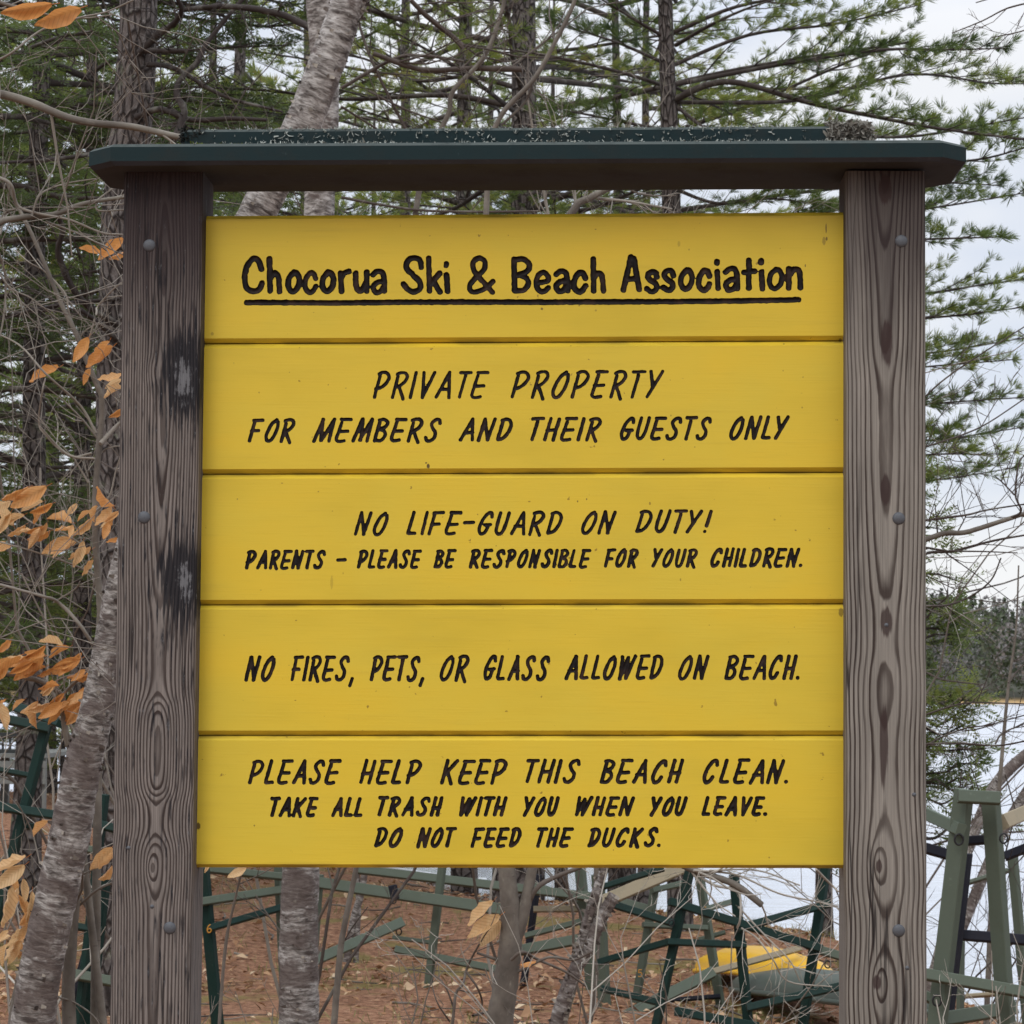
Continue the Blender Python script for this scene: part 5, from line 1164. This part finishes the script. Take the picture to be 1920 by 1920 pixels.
tl = tree_px('beech_twig', 'beech twig with two big orange leaves dangling into the upper left corner', 'twig', [([(-300, 1150), (-280, 500), (-160, 40), (-60, -10), (10, 8), (60, 20), (110, 30), (160, 12)], 14, 3, True)], 5.4, 'grey', 18, 8, 0)
for l in ((97, 8, 6, 24), (150, 15, 68, 44)): leaf(tl, *l, 5.38, 'o', rng)
tb = tree_px('beech_twig', 'low beech twig whose cream leaves show just under the sign beside the left post', 'twig', [([(400, 2100), (420, 1800), (440, 1690), (462, 1600)], 8, 4, None)], 7.5, 'grey', 19, 8, 1, .3, .5)
for l in ((462, 1628, 430, 1645), (392, 1618, 384, 1636)): leaf(tb, *l, 7.48, 'c', rng)

# fallen leaves and needles lying on the ground
rng = np.random.default_rng(81); n = 46000; b = MB()
D = 8 + 38 * rng.random(n) ** 1.15; px = rng.uniform(-350, 2250, n)
q = CAM + D[:, None] * (FWD + RIGHT * ((px - CC) / F)[:, None]); x, y = q[:, 0], q[:, 1]; z = gz(x, y)
clump = np.sin(x * 1.3 + np.sin(y * .9)) + np.sin(y * 1.1 + 1.7) + .25 * (900 - px) / 900
ok = (z > LAKE + .03) & (rng.random(n) < np.clip(.45 + .3 * clump, .08, 1))
x, y, z = x[ok], y[ok], z[ok]; n = len(x)
a = rng.uniform(0, 6.283, n); sz = rng.uniform(.016, .042, n)[:, None]
u = np.stack([np.cos(a), np.sin(a), rng.normal(0, .3, n)], -1); v = np.stack([-np.sin(a), np.cos(a), rng.normal(0, .35, n)], -1)
c = np.stack([x, y, z + .018], -1)
b.quads(np.stack([c - u * sz, c + v * sz * .5 + [0, 0, .008], c + u * sz, c - v * sz * .5 + [0, 0, .012]], 1), np.clip(rng.beta(1.9, 1.6, n), 0, 1))
tag(b.build('fallen_leaves', M['litter'], smooth=False), 'tan and brown fallen leaves strewn over the ground', 'leaf litter', kind='stuff')
b = MB()
for k in range(420):
    D = 9 + 26 * rng.random(); q = P(rng.uniform(-200, 2100), 1290, D); z = float(gz(q[0], q[1]))
    if z < LAKE + .05: continue
    a = rng.uniform(0, 6.283); L = rng.uniform(.08, .5); d = np.array([math.cos(a), math.sin(a), 0]); w_ = np.array([-d[1], d[0], 0]) * rng.normal(0, .12) * L
    pp = np.array([q + d * L * (f - .5) + w_ * math.sin(3.1 * f) for f in (0, .35, .7, 1)]); pp[:, 2] = gz(pp[:, 0], pp[:, 1]) + .012 + rng.uniform(0, .02, 4)
    b.tube(pp, np.array([1, .9, .7, .4]) * rng.uniform(.003, .008), 5, 0, rng.uniform(.1, .75))
tag(b.build('fallen_twigs', M['twig']), 'grey fallen twigs scattered over the leaves', 'twigs', kind='stuff')
b = MB(); n = 5000; D = 9 + 22 * rng.random(n); cx = rng.uniform(-200, 2200, 46); cD = rng.uniform(10, 28, 46); w_ = rng.integers(0, 46, n)
q = np.array([P(cx[i], 1290, cD[i]) for i in range(46)])[w_]; x = q[:, 0] + rng.normal(0, .35, n); y = q[:, 1] + rng.normal(0, .35, n); z = gz(x, y); ok = z > LAKE + .05; x, y, z = x[ok], y[ok], z[ok]; n = len(x)
d = np.stack([rng.normal(0, .5, n), rng.normal(0, .5, n), np.ones(n)], -1) * rng.uniform(.03, .10, n)[:, None]; sd_ = nrm(np.stack([rng.normal(size=n), rng.normal(size=n), 0 * d[:, 0]], -1)) * .003
c = np.stack([x, y, z - .005], -1)
b.quads(np.stack([c - sd_, c + d * .6 - sd_, c + d, c + d * .6 + sd_], 1), np.clip(rng.beta(2, 2, n), 0, 1))
M['grass'] = leafy('dry_grass', [(0, (.10, .12, .03)), (.6, (.19, .18, .06)), (1, (.36, .28, .13))], .2)
tag(b.build('grass_tufts', M['grass'], smooth=False), 'thin olive grass growing through the leaves', 'grass', kind='stuff')

# ------------------------------------------------------------------ boat racks of painted lumber
def rack(label, D, cols, beams, numbers=(), rings=(), group='lumber boat racks'):
    """beams: (kind, (px,py), (px,py), face px, colour, d0, d1, ground?)"""
    allp = [q for bm in beams for q in bm[1:3]]
    base = gpt(float(np.mean([q[0] for q in allp])), D); t = empty('boat_rack', base, label, 'boat rack', group)
    legs = []
    for bm in beams:
        kind, p0, p1, w_, cl = bm[:5]; d0, d1 = (bm[5], bm[6]) if len(bm) > 6 else (0, 0)
        a, c = P(*p0, D + d0), P(*p1, D + d1); wd = w_ * D / F
        if kind == 'leg':
            lo_, hi_ = (a, c) if a[2] < c[2] else (c, a)
            dr = nrm(lo_ - hi_); k = 0
            while lo_[2] > gz(lo_[0], lo_[1]) - .03 and k < 300: lo_ = lo_ + dr * .02; k += 1
            a, c = lo_, hi_
        dirn = nrm(c - a); view = nrm((a + c) / 2 - CAM); side = np.cross(dirn, view)
        # lumber turned a little so that a second face shows
        tw = .55 if kind == 'leg' else .25
        side = nrm(side) * math.cos(tw) + view * math.sin(tw)
        b = MB(); b.prism(a, c, wd * .93, .042 if wd > .05 else .034, side, .003)
        o = b.build(kind, M[cl], t, smooth=False)
        if kind == 'leg': legs.append((o, a, c, view))
    for txt, (px, py), h, dd in numbers:
        c = P(px, py, D + dd - .05); k = h * D / F; b = MB()
        sh = {'5': [[(.5, 1), (.05, 1)], [(.05, 1), (.02, .58)], [(.02, .58), (.25, .64), (.48, .5), (.5, .25), (.3, .02), (0, .06)]], '6': [[(.42, 1), (.15, .75), (.02, .35), (.15, .02), (.42, .05), (.5, .3), (.35, .5), (.05, .38)]]}[txt]
        for s_ in sh:
            p = np.array([c + RIGHT * (q[0] - .25) * k + UP * (q[1] - .5) * k for q in s_]); b.tube(catmull(p, 4), .085 * k, 6)
        lg = min(legs, key=lambda l: np.linalg.norm(np.cross(nrm(l[2] - l[1]), c - l[1])))
        b.build('number', M['number'], lg[0])
    for (px, py), r_, dd in rings:
        c = P(px, py, D + dd - .04); rr = r_ * D / F; b = MB(); an = np.linspace(0, 2 * np.pi, 17)
        b.tube([c + RIGHT * math.cos(a) * rr * .8 + UP * math.sin(a) * rr for a in an], rr * .22, 6); b.build('cable_ring', M['rope'], t)
    return t
S_, G_, T_, K_ = 'rack_sage', 'rack_dark', 'rack_tan', 'rack_black'
rack('sage green rack with an A shaped end frame beyond the right post', 10.0, None, [
 ('leg', (1808, 1480), (1757, 1920), 36, S_), ('leg', (1858, 1500), (1888, 1940), 33, S_, .05, .05), ('crossbar', (1796, 1493), (1874, 1497), 25, S_, -.08, -.08), ('arm', (1802, 1556), (1725, 1521), 25, S_, -.06, .4), ('arm', (1878, 1543), (1960, 1508), 30, T_, .1, .9),
 ('rail', (1720, 1586), (1790, 1606), 21, K_, .5, .5), ('rail', (1808, 1577), (1862, 1574), 17, K_, .12, .12), ('rail', (1884, 1606), (1960, 1576), 18, K_, .5, .5), ('leg', (1812, 1600), (1776, 1910), 24, K_, .9, .9), ('leg', (1898, 1600), (1925, 1900), 20, S_, 1.4, 1.4), ('rail', (1786, 1752), (1940, 1764), 22, K_, .95, .95), ('rail', (1730, 1826), (1960, 1868), 22, S_, -.07, -.07),
 ('rail', (1800, 1660), (1890, 1632), 9, S_, 1.4, 1.4), ('rail', (1752, 1914), (1900, 1890), 28, S_, .12, .4), ('rail', (1720, 1862), (1765, 1880), 20, S_, .1, .1), ('rail', (1810, 1868), (1960, 1858), 8, T_, 1.4, 1.4), ('leg', (1802, 1765), (1800, 1920), 12, S_, 1.45, 1.45)], (), (((1798, 1574), 10, -.02), ((1757, 1876), 10, -.02), ((1882, 1572), 9, .0)))
rack('dark green rack of thin poles under the right half of the sign', 13.5, None, [
 ('leg', (1296, 1620), (1229, 1930), 17, G_), ('leg', (1376, 1640), (1404, 1930), 18, G_, .1, .1), ('leg', (1552, 1600), (1503, 1940), 19, G_, .2, .2), ('rail', (1120, 1666), (1245, 1628), 11, G_, -.06, -.06), ('rail', (1150, 1696), (1262, 1731), 14, G_, .05, -.05), ('rail', (1255, 1690), (1540, 1779), 16, G_, -.05, .14), ('rail', (1384, 1741), (1556, 1694), 15, G_, .04, .14),
 ('rail', (1124, 1804), (1256, 1765), 13, G_, .2, -.04), ('rail', (1250, 1766), (1398, 1772), 13, G_, -.05, .05), ('rail', (1400, 1890), (1590, 1846), 15, G_, .04, .1), ('rail', (1268, 1896), (1420, 1925), 17, G_, -.2, .03), ('rail', (1130, 1854), (1245, 1882), 13, G_, .3, .03), ('rail', (1540, 1782), (1600, 1800), 17, S_, .12, .12)], (), (((1552, 1808), 7, .1), ((1259, 1731), 6, -.06)))
rack('faded sage rack with a pale tan brace under the right half of the sign', 15.0, None, [
 ('brace', (1120, 1695), (1282, 1626), 24, T_, -.4, -.1), ('brace', (1100, 1943), (1336, 1823), 22, S_, -.6, -.1), ('rail', (1322, 1826), (1500, 1778), 12, T_, -.05, .3), ('leg', (1232, 1640), (1195, 1862), 15, S_), ('leg', (1311, 1640), (1352, 1890), 17, S_, .1, .1), ('rail', (1222, 1670), (1282, 1656), 11, S_, -.05, .1), ('rail', (1318, 1706), (1375, 1690), 11, S_, .05, .3), ('rail', (1205, 1734), (1326, 1740), 10, S_, -.05, .05), ('rail', (1165, 1690), (1222, 1706), 14, S_, .1, .05),
 ('leg', (1121, 1640), (1136, 1935), 23, S_, -.3, -.3), ('rail', (1310, 1762), (1360, 1748), 8, S_, .3, .3), ('rail', (1200, 1880), (1350, 1868), 8, K_, .06, .06)], (('5', (1200, 1825), 13, -.02), ('6', (1322, 1706), 12, .05)), ())
rack('long sage rack behind the maple, its top rail running from the birch to the right', 15.5, None, [
 ('rail', (590, 1654), (950, 1707), 22, S_, .3, -.4), ('rail', (670, 1630), (1110, 1682), 17, S_, .5, .2), ('leg', (831, 1610), (805, 1830), 15, S_), ('rail', (742, 1780), (940, 1819), 14, S_, .1, -.2), ('rail', (740, 1758), (815, 1768), 8, S_, .4, .05), ('brace', (585, 1803), (752, 1730), 19, S_, -1.2, -.5), ('rail', (984, 1755), (1092, 1727), 11, S_, .3, .3), ('rail', (975, 1782), (1110, 1757), 20, S_, -.2, -.2),
 ('leg', (1086, 1610), (1104, 1800), 20, S_, .3, .3), ('leg', (1010, 1640), (988, 1800), 12, K_, .5, .5), ('strap', (736, 1660), (741, 1686), 16, K_, -.16, -.16), ('leg', (600, 1640), (586, 1830), 13, S_, .3, .3), ('rail', (1000, 1660), (1090, 1690), 14, S_, .4, .35), ('rail', (1000, 1705), (1095, 1704), 12, T_, .4, .4)], (), (((748, 1747), 6, -.5), ((738, 1688), 6, -.2)))
rack('dark green rack seen between the left post and the straight birch', 11.5, None, [
 ('leg', (381, 1628), (401, 1845), 22, G_), ('rail', (372, 1628), (530, 1644), 14, S_, .05, .2), ('rail', (372, 1692), (527, 1669), 16, S_, -.05, .2), ('rail', (388, 1742), (527, 1702), 13, G_, -.06, .2), ('leg', (521, 1625), (526, 1730), 12, S_, .25, .25)], (('6', (392, 1741), 15, -.03),), ())
rack('dark green rack standing behind the leaning birch at the left', 11.0, None, [
 ('rail', (-40, 1338), (92, 1366), 18, G_), ('rail', (30, 1326), (114, 1355), 20, G_, .3, .05), ('leg', (87, 1360), (14, 1640), 19, G_, .04, .04), ('rail', (-40, 1507), (112, 1530), 17, G_, -.02, -.02), ('rail', (30, 1546), (70, 1552), 12, G_, .1, .1), ('rail', (165, 1541), (240, 1560), 16, G_, -.05, -.05), ('leg', (197, 1490), (184, 1600), 14, G_), ('leg', (197, 1640), (183, 1765), 22, G_, .1, .1), ('rail', (136, 1736), (190, 1745), 13, G_), ('leg', (174, 1742), (150, 1830), 13, K_, .05, .05), ('rail', (134, 1826), (240, 1846), 19, S_, -.05, -.05), ('rail', (160, 1592), (240, 1606), 14, S_, .1, .1), ('rail', (-20, 1440), (60, 1455), 10, G_, .4, .4)], (('5', (181, 1744), 14, .0),), ())

# ------------------------------------------------------------------ boats
def hull(name, label, cat, p0, p1, beam, depth, mat, pointed=(1, 1), up_down=True, rocker=.12, keel=.0, group=None, deck=None):
    """hull between two ends on the ground, upside down when up_down is True"""
    p0, p1 = np.array(p0), np.array(p1); ax = p1 - p0; L = np.linalg.norm(ax); ax = ax / L; sd_ = nrm(np.cross(ax, [0, 0, 1.0])); up = np.cross(sd_, ax)
    t = empty(name, (p0 + p1) / 2, label, cat, group); b = MB(); nu, nv = 29, 15; V = []
    for u in np.linspace(0, 1, nu):
        e = (2 * u - 1); prof = max(1 - abs(e) ** (2.6 if pointed[int(e > 0)] else 7), 0) ** .75
        w_ = beam / 2 * max(prof, .015); h = depth * (0.45 + .55 * max(prof, 0) ** .6) * (1 - .15 * e * e)
        for a in np.linspace(0, math.pi, nv):
            cs, sn = math.cos(a), math.sin(a); z = h * abs(sn) ** .75
            z += keel * math.exp(-(cs / .08) ** 2) * prof
            z0 = rocker * (-(e * e)) * depth if up_down else rocker * e * e * depth * 1.5
            zz = z + z0 if up_down else depth - z + z0
            V.append(p0 + ax * L * u + sd_ * w_ * (abs(cs) ** .9 * np.sign(cs)) + up * zz)
    i, j = np.meshgrid(np.arange(nu - 1), np.arange(nv - 1), indexing='ij')
    b.raw(V, np.stack([i * nv + j, i * nv + j + 1, (i + 1) * nv + j + 1, (i + 1) * nv + j], -1).reshape(-1, 4))
    b.build('hull', mat, t)
    b = MB(); V = np.array(V).reshape(nu, nv, 3)
    for k in (0, nv - 1): b.tube(V[:, k], .016, 6)
    b.build('gunwale', deck or mat, t)
    if not up_down:
        for u in (9, 18):
            b = MB(); a, c = V[u, 1], V[u, nv - 2]; b.prism(a, c, .2, .025, ax); b.build('seat', M['rail_grey'], t)
    return t
def onz(px, D, dz=0.0):
    q = P(px, 1290, D); return np.array([q[0], q[1], float(gz(q[0], q[1])) + dz])
def lift(px, py, D): return P(px, py, D)
k0, k1 = lift(1330, 1808, 16.8), lift(1562, 1838, 14.9)
hull('kayak', 'yellow kayak lying bottom up across a grey canoe behind the dark rack', 'kayak', k0, k1, .40, .125, M['kayak'], (0, 1), True, .35, .02)
c0, c1 = lift(1378, 1846, 15.9), lift(1760, 1890, 13.4)
hull('canoe', 'grey green canoe lying bottom up under the yellow kayak', 'canoe', c0, c1, .46, .12, M['canoe'], (1, 1), True, .2, .015)
a0, a1 = onz(655, 27, -.03), onz(850, 29, -.03)
wb = hull('rowboat', 'white rowboat on the shore behind the racks under the sign', 'boat', lift(688, 1682, 27), lift(862, 1700, 29), .9, .26, M['white_hull'], (1, 0), False)
kb = hull('kayak', 'small yellow kayak nose lying beside the white rowboat', 'kayak', lift(700, 1705, 26), lift(775, 1716, 24.6), .5, .16, M['kayak'], (1, 1), True, .2)
def buoy(label, px, py, D, r):
    c = P(px, py, D); t = empty('buoy', c - [0, 0, r], label, 'buoy', 'red buoys on the white boat'); b = MB(); v = []; n = 14
    prof = [(0, -1), (.6, -.85), (.95, -.4), (1, 0), (.95, .4), (.6, .85), (.22, 1), (.2, 1.25), (0, 1.27)]
    b2 = []
    for (a, z) in prof:
        for q in np.linspace(0, 2 * math.pi, n, endpoint=False): v.append(c + np.array([a * math.cos(q), a * math.sin(q), z]) * r)
    b.raw(v, np.array([(k * n + i, k * n + (i + 1) % n, (k + 1) * n + (i + 1) % n, (k + 1) * n + i) for k in range(len(prof) - 1) for i in range(n)])); b.build('float', M['red'], t)
    b = MB(); an = np.linspace(0, 2 * math.pi, 13); b.tube([c + np.array([math.cos(a) * r * .2, 0, r * 1.35 + math.sin(a) * r * .2]) for a in an], r * .06, 6); b.build('eyelet', M['rope'], t)
buoy('red buoy at the left end of the white rowboat', 697, 1657, 27.2, .055)
buoy('red buoy hanging over the middle of the white rowboat', 724, 1664, 26.8, .05)

# grey deck with a railing far off at the left
D = 33.0; L0, L1 = P(-160, 1412, D), P(118, 1412, D); L0[2] = L1[2] = float(P(0, 1412, D)[2]); ax = nrm(L1 - L0); LN = np.linalg.norm(L1 - L0)
dk = empty('deck', ((L0[0] + L1[0]) / 2, L0[1], float(gz(L0[0], L0[1]))), 'grey wooden deck with a dark baluster railing among the trees at the left edge', 'deck')
zt_ = float(P(0, 1374, D)[2]); sd_ = np.array([-ax[1], ax[0], 0]); gzz = float(gz(L0[0], L0[1]))
b = MB(); b.prism(L0 + [0, 0, .0], L1, 2.4, .05, sd_); b.build('deck_boards', M['rail_grey'], dk, smooth=False)
for k in range(3):
    b = MB(); zz = L0[2] - .06 - .09 * k - .045; a, c = L0.copy(), L1.copy(); a[2] = c[2] = zz; b.prism(a - sd_ * 1.2, c - sd_ * 1.2, .085, .025, np.array([0, 0, 1.0])); b.build('skirt_board', M['rail_grey'], dk, smooth=False)
for zz, w_ in ((zt_, .05), (L0[2] + .05, .04)):
    b = MB(); a, c = L0.copy() - sd_ * 1.15, L1.copy() - sd_ * 1.15; a[2] = c[2] = zz; b.prism(a, c, .06, w_, sd_); b.build('rail', M['rail_dark'], dk, smooth=False)
for s in np.arange(0, LN + .01, .085):
    a = L0 + ax * s - sd_ * 1.15; b = MB(); c = a.copy(); a[2] = L0[2] + .03; c[2] = zt_; b.prism(a, c, .025, .025, ax, 0); b.build('baluster', M['rail_dark'], dk, smooth=False)
for s in (0.1, LN * .5, LN - .06):
    for q in (-1.1, 1.1):
        a = L0 + ax * s + sd_ * q; c = a.copy(); a[2] = gzz - .1; c[2] = L0[2] - .02; b = MB(); b.prism(a, c, .1, .1, ax); b.build('support_post', M['rail_grey'], dk, smooth=False)
